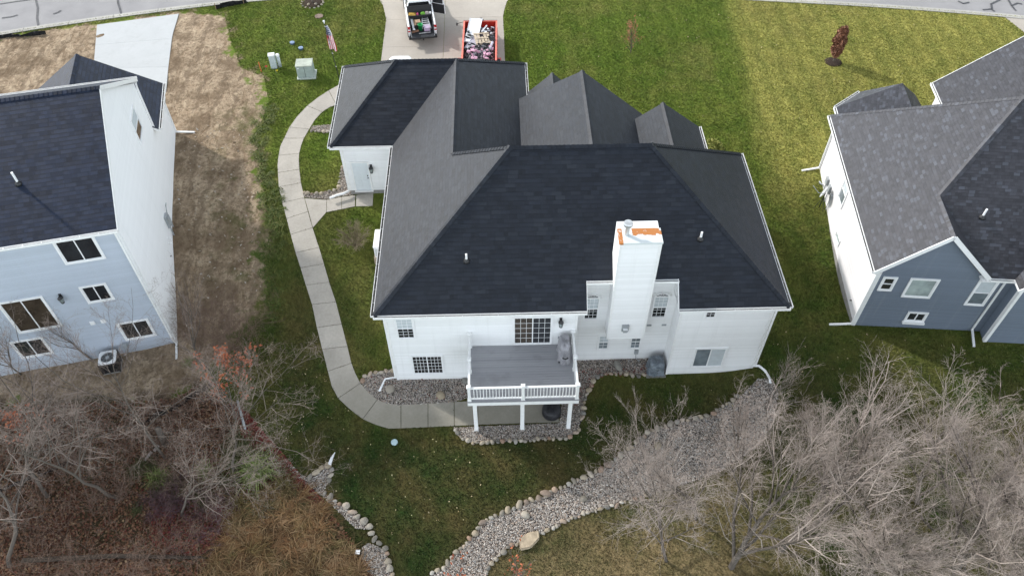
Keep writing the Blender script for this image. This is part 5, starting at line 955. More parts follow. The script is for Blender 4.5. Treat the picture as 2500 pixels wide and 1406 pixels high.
WP = [(-60, 1000), (120, 985), (420, 975), (480, 940), (580, 985), (612, 1035), (650, 1070), (702, 1130), (742, 1178), (785, 1225), (835, 1283), (880, 1350), (940, 1450), (-80, 1450)]
litter(WP, 24000, .085, 'brown fallen leaves carpeting the woods floor')
M['red_leaf'] = stone_mat('crimson_leaves', [(0, (.15, .022, .018)), (.4, (.24, .05, .035)), (.7, (.11, .018, .02)), (1, (.28, .11, .07))], .7, True)
litter([(560, 985), (610, 1010), (650, 1065), (705, 1125), (745, 1175), (790, 1225), (770, 1235), (700, 1185), (640, 1130), (590, 1060)], 5200, .085, 'crimson fallen leaves in a band between the woods and the lawn', 'red_leaf'); litter([(380, 1240), (560, 1230), (600, 1290), (480, 1360), (360, 1330)], 1500, .075, 'dark red fallen leaves under the low bare tree', 'red_leaf')
litter([(1415, 905), (1580, 890), (1580, 915), (1460, 925), (1430, 985), (1400, 1000)], 190, .05, 'reddish leaves blown onto the gravel right of the deck', 'red_leaf', .09); litter([(900, 920), (1140, 930), (1140, 975), (950, 980)], 60, .05, 'reddish leaves blown onto the gravel by the rear wall', 'red_leaf', .09)
M['pale_leaf'] = stone_mat('pale_leaves', [(0, (.42, .38, .20)), (.5, (.50, .40, .24)), (1, (.36, .26, .14))], .7, True)
litter([(560, 30), (930, 20), (1800, 10), (2450, 60), (2030, 420), (1830, 380), (1240, 160), (800, 240), (640, 330)], 230, .05, 'scattered pale leaves on the front lawns', 'pale_leaf', .07); litter([(640, 800), (800, 930), (950, 1060), (1440, 1060), (1700, 1000), (1850, 780), (2400, 860), (1900, 940), (1500, 1110), (1200, 1240), (1000, 1380), (850, 1240), (660, 1060)], 260, .045, 'scattered pale leaves on the rear lawn', 'pale_leaf', .07)
M['twiglit'] = M['twig_l']
C = in_px([(445, 300), (640, 300), (640, 700), (560, 830), (440, 860)], 260); tag(leaves(C+np.array([0, 0, .04]), .09, 'dirt_clods', stone_mat('pale_clods', [(0, (.42, .35, .27)), (.6, (.26, .20, .14)), (1, (.55, .50, .44))], .9, True), None, .4, 1.8), 'pale stones and clods scattered over the bare dirt', 'clods', kind='stuff')
def brush(name, poly, n, h, mat, label, seed):
    R = random.Random(seed); br = []
    for c in in_px(poly, n):
        s0 = Vector(c); hh = h*R.uniform(.5, 1.3)
        for i in range(R.randint(4, 8)):
            a = R.uniform(0, 6.283); d = Vector((math.cos(a)*.6, math.sin(a)*.6, R.uniform(.5, 1.1))).normalized(); pl = [s0]
            for k in range(5): d = (d+Vector((R.gauss(0, .22), R.gauss(0, .22), R.gauss(0, .15)))).normalized(); pl.append(pl[-1]+d*hh/5)
            br.append((1, pl, [.007, .006, .005, .0045, .004, .003]))
            for k in (2, 3, 4):
                for _ in range(2):
                    e = (d+Vector((R.gauss(0, .7), R.gauss(0, .7), R.gauss(0, .4)))).normalized(); tw = [pl[k]]
                    for _k in range(3): e = (e+Vector((R.gauss(0, .3), R.gauss(0, .3), R.gauss(0, .2)))).normalized(); tw.append(tw[-1]+e*hh*.12)
                    br.append((3, tw, [.004, .0035, .003, .0025]))
    V, F = limbs(br, lambda l: True); return tag(npmesh(name, V, F, mat), label, 'brush', kind='stuff')
M['brush'] = bark('brush_twigs', (.095, .062, .046), (.32, .225, .175)); M['brush_p'] = bark('purple_brush_twigs', (.07, .038, .045), (.20, .125, .135))
brush('brush', [(-40, 1010), (120, 990), (420, 980), (560, 990), (600, 1060), (560, 1180), (520, 1320), (480, 1430), (-40, 1430)], 230, 1.5, M['brush'], 'tangled grey brown brush of bare stems covering the woods floor', 21)
brush('brush', [(440, 740), (600, 720), (640, 880), (600, 960), (440, 940)], 46, 2.4, M['brush'], 'thin bare stems rising from the soil at the rear corner of the left house', 23)
brush('purple_brush', [(360, 1210), (470, 1180), (590, 1220), (560, 1330), (420, 1350)], 60, .9, M['brush_p'], 'purple tinged bare brush over the red leaves in the woods', 22)
C = in_px([(250, 1130), (420, 1120), (560, 1170), (540, 1230), (300, 1260)], 16); tussocks('green_tussocks', C, 60, .75, .012, M['olive_grass'], 31, 'dark green grass tufts scattered through the middle of the woods')
# lawn: short blades everywhere but on slabs, beds, soil and under the houses
_hl = [lp(0.1, -.1), lp(.1, 15.2), lp(-16, 15.2), lp(-16, -.1)]; _hr = [rp(a, b, 0)[:2] for a, b in ((-.05, 0), (-.05, 11.3), (6.4, 15), (18, 15), (18, -.7), (6.3, -.7), (6.3, 0))]
SOLID = [[(-.05, -.05), (8.8, -.05), (8.8, .95), (13.5, .95), (13.5, -.05), (17.85, -.05), (17.85, 9.8), (16, 12.1), (6.6, 18.5), (-3.35, 18.5), (-3.35, 11.7), (-.05, 11.7)], _hl, _hr, DRV, nb, pts([(237, 60), (437, 33), (403, 260), (210, 260)]), _sp, DIRT, WOOD]+[pts(v) for v in BEDS.values()]+slabs
FR = pts([(-160, -25), (2660, -25), (2700, 1560), (-200, 1560)]); a = np.array(FR); N = 800000; q = rng.uniform(a.min(0), a.max(0), (N*2, 2)); q = q[inside(FR, q[:, 0], q[:, 1])]
keep = np.ones(len(q), bool)
for pl_ in SOLID:
    pa = np.array(pl_); lo, hi = pa.min(0), pa.max(0); c = (q[:, 0] > lo[0]) & (q[:, 0] < hi[0]) & (q[:, 1] > lo[1]) & (q[:, 1] < hi[1]); i = np.where(c)[0]; keep[i[inside(pl_, q[i, 0], q[i, 1])]] = False
q = q[keep]; n = len(q); an = rng.uniform(0, 6.283, n); hgt = rng.uniform(.035, .085, n); wd = rng.uniform(.018, .036, n); le = rng.normal(0, .55, (n, 2))*hgt[:, None]; z = gz(q[:, 0], q[:, 1]); c, s = np.cos(an)*wd, np.sin(an)*wd
V = np.stack([np.column_stack([q[:, 0]-c, q[:, 1]-s, z-.005]), np.column_stack([q[:, 0]+c, q[:, 1]+s, z-.005]), np.column_stack([q[:, 0]+le[:, 0], q[:, 1]+le[:, 1], z+hgt])], 1).reshape(-1, 3)
tag(npmesh('grass', V, np.arange(3*n).reshape(n, 3), M['blades'], attrs={k: np.repeat(samp(v, q[:, 0], q[:, 1]), 3) for k, v in ATT.items()}), 'short autumn grass of the lawns around the houses', 'grass', kind='stuff')
# fallen log, planks and silt fences in the woods
p, q = at(58, 1370), at(505, 1362); mb = MB(); mb.tube([tuple(Vector(p)+Vector((0, 0, .12))), tuple((Vector(p)+Vector(q))/2+Vector((0, .12, .16))), tuple(Vector(q)+Vector((0, 0, .08)))], [.11, .10, .06], 10); M['log'] = bark('dark_log', (.035, .028, .022), (.085, .068, .055)); tag(mb.build('fallen_log', M['log'], smooth=True), 'long grey fallen log lying across the woods floor at the bottom left', 'log')
p, q = at(690, 1322), at(735, 1316); mb = MB(); mb.tube([p+np.array([0, 0, .1]), q+np.array([0, 0, .1])], [.09, .07], 8); tag(mb.build('fallen_log', M['trunk'], smooth=True), 'short broken log beside the brown grass near the edging stones', 'log')
p = at(404, 1085); mb = MB(); mb.tube([(p[0], p[1], p[2]-.1), (p[0]+.05, p[1]+.1, p[2]+1.3)], [.17, .14], 10); tag(mb.build('tree_stump', M['trunk'], smooth=True), 'tall broken tree stump between the bare trees in the woods', 'stump')
for a, b, lb in (((355, 1127), (373, 1106), 'weathered plank lying in the woods, the longer of two'), ((378, 1104), (390, 1090), 'weathered plank lying in the woods, the shorter of two')): p, q = at(*a), at(*b); mb = MB(); mb.bar(p+np.array([0, 0, .12]), q+np.array([0, 0, .15]), .15, .03); tag(mb.build('plank', plain('grey_plank', (.36, .31, .28), .8, .2)), lb, 'plank')
def silt(px, label, h=.45):
    P = [at(*c) for c in px]; F_ = thing('silt_fence', label, 'silt fence', tuple(P[0])); o = P[0]; mb = MB(); n = 0; Q = []
    for a, b in zip(P[:-1], P[1:]):
        k = max(2, int(np.hypot(*(b-a)[:2])/.3))
        for i in range(k): Q.append(a+(b-a)*i/k)
    Q.append(P[-1]); hh = [h*rnd.uniform(.55, 1.0) for _ in Q]; of = [rnd.gauss(0, .08) for _ in Q]
    for i in range(len(Q)-1):
        a, b = Q[i]-o, Q[i+1]-o; za, zb = float(gz(*Q[i][:2]))-o[2], float(gz(*Q[i+1][:2]))-o[2]; t0 = (a[0]+of[i], a[1]+of[i]*1.2, za+hh[i]); t1 = (b[0]+of[i+1], b[1]+of[i+1]*1.2, zb+hh[i+1])
        b0, b1 = (a[0], a[1], za-.02), (b[0], b[1], zb-.02); e = Vector((.006, .012, 0)); mb.hexa([b0, b1, Vector(b1)+e, Vector(b0)+e, t0, t1, Vector(t1)+e, Vector(t0)+e])
    mb.build('fabric', M['rubber'], F_, smooth=True)
    for i in range(0, len(Q), 6): a = Q[i]-o; za = float(gz(*Q[i][:2]))-o[2]; mb = MB(); mb.box(a[0]-.02, a[0]+.02, a[1]-.03, a[1]+.01, za-.1, za+h*1.15); mb.build('stake', plain('fence_stake', (.30, .22, .14), .8, .2) if i == 0 else bpy.data.materials['fence_stake'], F_)
silt([(528, 24), (545, 20), (575, 14), (606, 8)], 'black silt fence at the kerb between the dirt lot and the front lawn'); silt([(-10, 96), (25, 92), (60, 90), (80, 88), (112, 84)], 'slumped black silt fence along the kerb at the left border', .35)
silt([(322, 1056), (380, 1022), (430, 1000), (480, 965), (526, 938)], 'black silt fence running through the woods behind the left house'); silt([(-10, 1204), (60, 1178), (130, 1150), (192, 1130)], 'black silt fence lying low in the woods at the left border', .35)
p, q = at(583, 985), at(600, 1050); mb = MB(); mb.tube([tuple(p+np.array([0, 0, .25])), tuple(q+np.array([0, 0, .1]))], .06, 8); tag(mb.build('drain_pipe', M['grey_metal'], smooth=True), 'grey pipe lying beside the orange leaved oak at the woods edge', 'pipe')
# ------------------------------------------------------------------ yard objects
def put(name, label, cat, px, rz=0.0, z=None, up=0.0):
    p = at(*px) if z is None else at(px[0], px[1], z); return thing(name, label, cat, (p[0], p[1], float(gz(p[0], p[1])) if z is None else z), rz)
def draped(name, mat, par, sx, sy, h, seed, taper=.86, fold=.03, nz=10, n=56, top=.10, sq=4.0):
    """a loose cover over a boxy thing: rounded plan, folds that deepen towards the hem"""
    R = random.Random(seed); ph = [R.uniform(0, 6.28) for _ in range(5)]; mb = MB(); rows = []
    prof = [(1.03, 0), (1.0, .15), (.99, .35), (.97, .55), (.95, .75), (.93, .88), (.87, .96), (.72, 1.0), (.45, 1.012), (.15, 1.0)]
    for s, t in prof:
        row = []
        for k in range(n):
            a = 2*math.pi*k/n; c, sn = math.cos(a), math.sin(a); m = (abs(c)**sq+abs(sn)**sq)**(-1/sq); f = (1-t)*.9+.12
            w_ = fold*f*(math.sin(7*a+ph[0]+2*t)+.6*math.sin(13*a+ph[1]-3*t)+.4*math.sin(23*a+ph[2])); tp = 1-(1-taper)*t
            r = m*s*tp; row.append((c*r*sx/2+c*w_, sn*r*sy/2+sn*w_, h*t+.025*math.sin(3*a+ph[3])*(t > .8)+R.gauss(0, .008)))
        rows.append(row)
    for row in rows: mb.v += row
    for i in range(len(rows)-1):
        for k in range(n): k2 = (k+1) % n; mb.f.append((i*n+k, i*n+k2, (i+1)*n+k2, (i+1)*n+k)); mb.mi.append(0)
    mb.f.append(tuple((len(rows)-1)*n+k for k in range(n))); mb.mi.append(0); return mb.build(name, mat, par, smooth=True)
def cloth(name, lo, hi, rough=.5, spec=.4):
    k = NT(name); v = k.co(); n = k.noise(v, 3.2, 5, .65, dist=1.2); k.bump(k.noise(v, 7, 4, .6, dist=1.5), .6, .04); return k.fin(k.mix(k.ramp(n, .35, .65), lo+(1,), hi+(1,)), rough, spec)
g = thing('covered_grill', 'barbecue grill under a loose grey cover on the deck by the railing', 'grill', (8.20, -.62, 2.80)); draped('cover', cloth('grey_cover', (.24, .235, .25), (.40, .39, .41), .55), g, .60, 1.22, 1.08, 3, .80, .035)
mb = MB(); mb.tube([(-.14, -.66, .62), (0, -.70, .60), (.14, -.66, .62)], .035, 8); mb.tube([(-.25, -.45, .0), (-.25, -.45, .1)], .05, 8); mb.build('handle', M['black'], g)
g = thing('covered_fire_pit', 'round fire pit under a black cover beneath the deck', 'fire pit', (7.62, -2.10, .045)); mb = MB(); n = 40; prof = [(.46, 0), (.47, .12), (.46, .34), (.40, .44), (.22, .50), (.04, .52)]
mb.lathe(prof, (0, 0, 0), 32); mb.build('cover', cloth('black_cover', (.012, .012, .014), (.028, .028, .032), .5), g, smooth=True); mb = MB(); mb.lathe([(.05, .515), (.05, .55), (.03, .56)], (0, 0, 0), 12); mb.build('knob', M['black'], g)
g = thing('wrapped_air_conditioner', 'air conditioner wrapped in a crumpled grey tarp beside the right wall block', 'air conditioner', (13.0, .28, .03)); draped('tarp', cloth('slate_tarp', (.085, .105, .125), (.23, .26, .29), .35, .5), g, .86, .80, .86, 8, .92, .032, sq=5)
mb = MB(); mb.box(-.5, .48, -.48, .46, -.05, .035); mb.build('pad', M['found'], g); mb = MB(); mb.tube([(.0, -.405, .25), (.41, -.2, .28)], .012, 5); mb.tube([(-.43, -.2, .55), (0, -.41, .52), (.42, -.2, .55)], .010, 5); mb.build('cord', M['rubber'], g)
def condenser(t):
    mb = MB(); mb.box(-.42, .42, -.42, .42, 0, .06); mb.build('base', M['found'], t)
    mb = MB(); mb.box(-.39, .39, -.39, .39, .06, .80); mb.build('coil', M['rubber'], t)
    mb = MB()
    for k in range(12): z = .12+k*.055; [mb.box(-.405, .405, y-.006, y+.006, z, z+.012) for y in (-.40, .40)]; [mb.box(x-.006, x+.006, -.40, .40, z, z+.012) for x in (-.40, .40)]
    for x in (-.405, .405):
        for y in (-.405, .405): mb.box(x-.03, x+.03, y-.03, y+.03, .06, .82)
    mb.build('louvre', M['black'], t)
    bm = MB(); n = 40
    for k in range(n):
        a, b = 2*math.pi*k/n, 2*math.pi*(k+1)/n; sq = lambda a: (abs(math.cos(a))**8+abs(math.sin(a))**8)**(-1/8); o = lambda a, z: (.425*sq(a)*math.cos(a), .425*sq(a)*math.sin(a), z); i_ = lambda a, z: (.32*math.cos(a), .32*math.sin(a), z)
        bm.hexa([i_(a, .80), o(a, .80), o(b, .80), i_(b, .80), i_(a, .85), o(a, .83), o(b, .83), i_(b, .85)])
    bm.build('top_rim', M['vinyl'], t)
    mb = MB()
    for r in (.08, .14, .20, .26, .31): mb.tube([(r*math.cos(2*math.pi*k/24), r*math.sin(2*math.pi*k/24), .835) for k in range(25)], .006, 4, caps=False)
    for k in range(8): a = math.pi*k/4; mb.tube([(.05*math.cos(a), .05*math.sin(a), .838), (.33*math.cos(a), .33*math.sin(a), .835)], .006, 4)
    mb.lathe([(.09, .80), (.09, .845)], (0, 0, 0), 14); mb.build('fan_grille', M['grey_metal'], t)
    mb = MB(); 
    for k in range(4): a = math.pi*k/2+.3; c, s = math.cos(a), math.sin(a); mb.face([(0, 0, .805), (.29*c-.07*s, .29*s+.07*c, .805), (.30*c+.07*s, .30*s-.07*c, .815)])
    mb.build('fan_blade', M['rubber'], t)
x, y = lp(-3.15, -.75); condenser(thing('air_conditioner', 'air conditioner with a white round rimmed fan top behind the left house', 'air conditioner', (x, y, float(gz(x, y))+.02), .205))
x, y = lp(-2.35, -.06); mb = MB(); mb.box(x-.11, x+.11, y-.12, y, 1.0-.4, 1.3-.4); mb.tube([(x, y-.06, .6), (x-.02, y-.08, .2), (x-.25, y-.25, .12)], .02, 6); tag(mb.build('disconnect_box', M['grey_metal']), 'small grey switch box on the wall beside the left house air conditioner', 'switch box')
G_ = thing('standby_generator', 'white generator cabinet on a tan base half hidden under the left eave', 'generator', (-1.15, 7.62, float(gz(-1.15, 7.62))))
mb = MB(); mb.box(-.42, .42, -.75, .75, -.2, .32); mb.build('base', plain('tan_base', (.36, .30, .23), .8, .2, .2), G_); mb = MB(); mb.box(-.36, .36, -.66, .66, .322, 1.02); mb.build('cabinet', M['vinyl'], G_, bevel=.03); mb = MB(); mb.box(-.385, .385, -.69, .69, 1.02, 1.14); mb.build('lid', M['vinyl'], G_, bevel=.05)
mb = MB(); [mb.box(-.30, .30, -.668, -.66, z, z+.025) for z in np.arange(.42, .95, .06)]; [mb.box(-.368, -.36, -.5, .5, z, z+.025) for z in np.arange(.5, .95, .06)]; mb.build('louvre', M['grey_metal'], G_)
# flag and pole
p = at(832, 206); fx, fy = p[0], p[1]; fz = float(gz(fx, fy)); FP = thing('flagpole', 'thin black flagpole with a white ball top by the walkway', 'flagpole', (fx, fy, fz)); top = Vector((-.30, .10, 4.45))
mb = MB(); mb.tube([(0, 0, -.1), tuple(top*.5), tuple(top)], [.028, .025, .018], 8); mb.build('pole', M['black'], FP); mb = MB(); mb.lathe([(.0, -.075), (.05, -.05), (.072, 0), (.05, .05), (.0, .075)], tuple(top+Vector((0, 0, .09))), 14); mb.lathe([(.03, -.06), (.03, .02)], tuple(top), 10); mb.build('finial', M['vinyl'], FP, smooth=True)
mb = MB(); [mb.lathe([(.04, -.03), (.04, .03)], tuple(top*t), 8) for t in (.30, .52, .70, .94)]; mb.build('rope_ring', M['galv'], FP)
def flag_mat():
    k = NT('striped_flag'); u, v, _ = k.sep(k.co('UV')); s = k.math('GREATER_THAN', k.math('MODULO', k.math('FLOOR', k.math('MULTIPLY', v, 13.0)), 2.0), .5); c = k.mix(s, (.48, .022, .040, 1), (.78, .74, .74, 1))
    can = k.math('MULTIPLY', k.math('LESS_THAN', u, .4), k.math('GREATER_THAN', v, 6/13)); su = k.math('SUBTRACT', k.math('FRACT', k.math('MULTIPLY', u, 15.0)), .5); sv = k.math('SUBTRACT', k.math('FRACT', k.math('MULTIPLY', v, 13.0)), .5)
    star = k.math('LESS_THAN', k.math('ADD', k.math('MULTIPLY', su, su), k.math('MULTIPLY', sv, sv)), .075); c = k.mix(can, c, k.mix(star, (.022, .03, .10, 1), (.75, .75, .78, 1))); return k.fin(c, .8, .2)
mb = MB(); nu, nv = 22, 14; a0 = top*.955; dn = (Vector((0, 0, 0))-top).normalized()
def fpt(u, v):
    """u along the fly (hanging down the pole), v across the hoist; the lower stripes fold behind the canton near the top"""
    c = max(0, (v-.44)/.56); k = min(1, max(0, (u-.30)/.35)); lat = c*(1-k)+v*k; wd_ = .10+.40*min(1, u/.75)**.8
    side = Vector((.92, -.39, 0)); dep = Vector((.39, .92, 0)); return a0+dn*(1.62*u+.10*(1-lat)*u)+side*(wd_*(.78-lat)+.02)+dep*(.05*math.sin(lat*9+u*3)*(.4+u)+(.10*(1-k) if v < .44 else 0))
for i in range(nu):
    for j in range(nv):
        u0, u1, v0, v1 = i/nu, (i+1)/nu, j/nv, (j+1)/nv; mb.face([fpt(u0, v0), fpt(u1, v0), fpt(u1, v1), fpt(u0, v1)], 0, [(u0, v0), (u1, v0), (u1, v1), (u0, v1)])
fl = mb.build('flag', flag_mat(), None, smooth=True, loc=(fx, fy, fz)); tag(fl, 'limp american flag hanging from the black flagpole', 'flag')
# utility boxes
M['util'] = plain('grey_green_paint', (.36, .42, .40), .5, .4, .12, 3); M['util_top'] = plain('faded_green_paint', (.40, .43, .36), .6, .3, .25, 2.5)
t = put('utility_pedestal', 'pale grey upright utility box with a white lid on the front lawn', 'utility box', (670, 165), .15); mb = MB(); mb.box(-.2, .2, -.17, .17, -.05, .95); mb.build('cabinet', plain('pale_grey_paint', (.50, .56, .58), .5, .4, .08), t, bevel=.012); mb = MB(); mb.box(-.215, .215, -.185, .185, .95, 1.02); mb.build('lid', M['vinyl'], t, bevel=.012)
t = put('utility_post', 'pale grey round utility post beside the upright utility box', 'utility post', (684, 163)); mb = MB(); mb.lathe([(.115, -.05), (.115, .85)], (0, 0, 0), 16); mb.build('cabinet', plain('pale_post_paint', (.50, .55, .57), .5, .4, .08), t, smooth=True); mb = MB(); mb.lathe([(.135, .83), (.135, .92), (.09, .96), (.01, .97)], (0, 0, 0), 16); mb.build('lid', M['vinyl'], t)
t = put('transformer', 'grey green transformer cabinet on a pale pad on the front lawn', 'transformer', (750, 184), .06); mb = MB(); mb.box(-.62, .62, -.52, .52, -.1, .08); mb.build('pad', plain('pale_pad', (.46, .50, .45), .7, .3), t, bevel=.02)
mb = MB(); mb.box(-.55, .50, -.42, .44, .08, .92); mb.build('cabinet', M['util'], t, bevel=.02); mb = MB(); mb.box(-.575, .525, -.45, .46, .92, .99); mb.build('lid', M['util_top'], t, bevel=.02); mb = MB(); mb.box(-.47, -.35, -.427, -.42, .78, .85); mb.build('sticker', M['vinyl'], t); mb = MB(); mb.box(-.03, -.01, -.428, -.42, .12, .9); mb.build('door_seam', M['black'], t)
for px, lb in (((714, 108), 'low round blue valve lid in the front lawn, the farther of two'), ((735, 121), 'low round blue valve lid in the front lawn, the nearer of two')):
    t = put('valve_lid', lb, 'valve lid', px); mb = MB(); mb.lathe([(.16, -.05), (.16, .10), (.15, .12)], (0, 0, 0), 18); mb.build('riser', plain('dark_blue_riser', (.06, .09, .14), .5), t); mb = MB(); mb.lathe([(.17, .12), (.17, .145), (.01, .16)], (0, 0, 0), 18); mb.build('lid', plain('blue_lid', (.17, .24, .36), .5, .4, .2), t)
t = put('manhole_cover', 'brownish round manhole cover in the grass near the street', 'manhole cover', (779, 41)); mb = MB(); mb.lathe([(.30, -.05), (.30, .05), (.27, .06), (.26, .045), (.01, .05)], (0, 0, 0), 26); mb.build('cover', plain('rusty_iron', (.22, .16, .13), .8, .3, .25, 8, bump=.5), t)
t = put('drain_cover', 'pale blue round drain lid in the rear lawn below the walkway', 'drain lid', (963, 1080)); mb = MB(); mb.lathe([(.16, -.05), (.16, .06), (.145, .075), (.01, .08)], (0, 0, 0), 24); mb.build('lid', plain('pale_blue_plastic', (.42, .55, .58), .5, .4, .12), t)
p, q = at(805, 1137), at(818, 1104); mb = MB(); mb.tube([p+np.array([0, 0, .10]), (p+q)/2+np.array([0, 0, .14]), q+np.array([0, 0, .02])], [.085, .065, .015], 10); tag(mb.build('outlet_pipe', M['vinyl']), 'white tapered pipe outlet poking from the lawn at the gravel wedge', 'outlet pipe')
t = put('survey_stake', 'orange survey stake at the edge of the dirt beside the utility box', 'stake', (638, 176)); mb = MB(); mb.box(-.03, .03, -.02, .02, -.1, .75); mb.build('stake', plain('orange_stake', (.55, .16, .05), .7, .3), t)
for px, c, nm in (((648, 171), (.60, .07, .05), 'red'), ((674, 181), (.62, .48, .04), 'yellow')):
    t = put('marker_flag', 'small %s utility marker flag by the dirt edge' % nm, 'marker flag', px); mb = MB(); mb.tube([(0, 0, -.05), (.03, 0, .32)], .006, 5); mb.build('wire', M['galv'], t); mb = MB(); mb.hexa([(.02, 0, .20), (.17, .03, .18), (.17, .034, .18), (.02, .004, .20), (.03, 0, .32), (.18, .05, .30), (.18, .054, .30), (.03, .004, .32)]); mb.build('pennant', plain(nm+'_plastic', c, .5), t)
p = at(874, 1350); mb = MB(); mb.hexa([(-.12, -.08, .02), (.10, -.1, .03), (.12, .08, .05), (-.08, .1, .04), (-.12, -.08, .035), (.10, -.1, .045), (.12, .08, .065), (-.08, .1, .055)]); o = mb.build('paper_scrap', M['vinyl'], None, loc=(p[0], p[1], float(gz(p[0], p[1]))+.12)); tag(o, 'scrap of white paper caught in the grass near the edging stones', 'paper scrap')
# ------------------------------------------------------------------ pickup truck (rear bumper at the origin, nose towards +y)
M['car_white'] = NT('white_car_paint').fin((.80, .80, .80, 1), .25, .5); M['car_white'].node_tree.nodes['Principled BSDF'].inputs['Coat Weight'].default_value = .8
M['dark_plastic'] = plain('dark_plastic', (.022, .022, .024), .6, .4); M['chrome'] = plain('chrome', (.6, .6, .62), .15, .5, .05, 3, .9); M['bedliner'] = plain('bed_liner', (.035, .037, .042), .75, .3, .3, 9); M['tail_red'] = plain('red_lens', (.42, .012, .018), .2, .5); M['car_glass'] = glass('tinted_glass', (.010, .011, .013)); M['tyre'] = plain('tyre_rubber', (.020, .020, .021), .85, .2)
a, b = at(999.6, 78, 3.30), at(1063, 70, 3.30); o2 = at(1030.5, 84, 3.05); TX, TY = (a[0]+b[0])/2, (a[1]+b[1])/2-.05; TZ = float(gz(TX, TY))+.02
T = thing('pickup_truck', 'white pickup truck with its tailgate down and a loaded bed on the driveway', 'pickup truck', (TX, TY, TZ), math.radians(8.0))
def loft(secs, mats, name, par, smooth=True, bevel=0):
    mb = MB(); n = len(secs[0]); 
    for s in secs: mb.v += [tuple(p) for p in s]
    for i in range(len(secs)-1):
        for k in range(n): k2 = (k+1) % n; mb.f.append((i*n+k, i*n+k2, (i+1)*n+k2, (i+1)*n+k)); mb.mi.append(0)
    mb.f.append(tuple(range(n))[::-1]); mb.f.append(tuple((len(secs)-1)*n+k for k in range(n))); mb.mi += [0, 0]
    return mb.build(name, mats, par, smooth=False, bevel=bevel)
def side(sx):        # bedside panel with a rolled top rail
    pr = [(.99, .55), (1.0, .95), (.97, 1.30), (.93, 1.36), (.86, 1.36), (.84, 1.30), (.84, .75), (.90, .55)]
    return loft([[(sx*x*(1 if y > .1 else .985), y, z) for x, z in pr][::sx] for y in (.0, .25, 1.0, 1.95)], M['car_white'], 'bed_side', T, bevel=.012)
side(1); side(-1)
mb = MB(); mb.box(-.84, .84, .0, 1.95, .70, .78); [mb.box(x-.03, x+.03, .02, 1.9, .78, .795) for x in np.arange(-.75, .8, .15)]; mb.box(-.84, .84, 1.90, 1.95, .78, 1.34); [mb.box(s*.80-.035, s*.80+.035, .02, 1.9, .78, 1.30) for s in (-1, 1)]; mb.build('bed', M['bedliner'], T)
mb = MB(); mb.box(-.80, .80, -.56, -.01, .68, .76); [mb.box(x-.03, x+.03, -.54, -.02, .76, .775) for x in np.arange(-.72, .8, .12)]; tg = mb.build('tailgate', M['bedliner'], T, bevel=.01); mb = MB(); mb.box(-.81, .81, -.58, -.56, .66, .765); mb.build('gate_edge', M['dark_plastic'], tg)
mb = MB(); [mb.bar((s*.82, .03, 1.22), (s*.79, -.50, .79), .03, .012) for s in (-1, 1)]; mb.build('gate_strap', M['galv'], T)
mb = MB(); mb.box(-.98, .98, -.22, .0, .42, .62); mb.build('bumper', M['dark_plastic'], T, bevel=.03); mb = MB(); mb.box(-.05, .05, -.36, -.2, .40, .47); mb.lathe([(.03, .47), (.03, .55)], (0, -.32, 0), 10); mb.build('tow_hitch', M['dark_plastic'], T)
for s in (-1, 1): mb = MB(); mb.box(s*.905-.085, s*.905+.085, -.03, .10, .90, 1.30); tl = mb.build('tail_light', M['tail_red'], T, bevel=.02); mb = MB(); mb.box(s*.905-.07, s*.905+.07, -.036, -.028, 1.02, 1.12); mb.build('reverse_lens', M['vinyl'], tl)
cab = [[(-.98, 1.99, .5), (.98, 1.99, .5), (.98, 1.99, 1.22), (.92, 1.99, 1.28), (-.92, 1.99, 1.28), (-.98, 1.99, 1.22)], [(-.99, 4.1, .5), (.99, 4.1, .5), (.99, 4.1, 1.22), (.93, 4.1, 1.28), (-.93, 4.1, 1.28), (-.99, 4.1, 1.22)], [(-.97, 5.6, .5), (.97, 5.6, .5), (.96, 5.6, 1.08), (.90, 5.6, 1.16), (-.90, 5.6, 1.16), (-.96, 5.6, 1.08)], [(-.90, 5.85, .55), (.90, 5.85, .55), (.88, 5.85, .98), (.82, 5.82, 1.04), (-.82, 5.82, 1.04), (-.88, 5.85, .98)]]
loft(cab, M['car_white'], 'body', T, bevel=.03)
gh = lambda y, w, z: [(-w, y, z), (w, y, z)]
mb = MB(); mb.hexa([(-.90, 2.02, 1.285), (.90, 2.02, 1.285), (.90, 4.35, 1.285), (-.90, 4.35, 1.285), (-.70, 2.22, 1.84), (.70, 2.22, 1.84), (.72, 3.55, 1.86), (-.72, 3.55, 1.86)]); mb.build('cabin_glass', M['car_glass'], T, bevel=.02)
mb = MB(); mb.hexa([(-.74, 2.17, 1.84), (.74, 2.17, 1.84), (.75, 3.60, 1.86), (-.75, 3.60, 1.86), (-.66, 2.28, 1.93), (.66, 2.28, 1.93), (.68, 3.45, 1.94), (-.68, 3.45, 1.94)]); mb.build('cab_roof', M['car_white'], T, bevel=.03)
single(T, 'roof_pillar', 'car_white', bars=[((s*x0, y0, 1.28), (s*x1, y1, 1.86), w_, .05) for s in (-1, 1) for x0, y0, x1, y1, w_ in ((.905, 2.02, .72, 2.21, .09), (.91, 3.15, .735, 3.0, .08), (.90, 4.36, .73, 3.56, .07))])
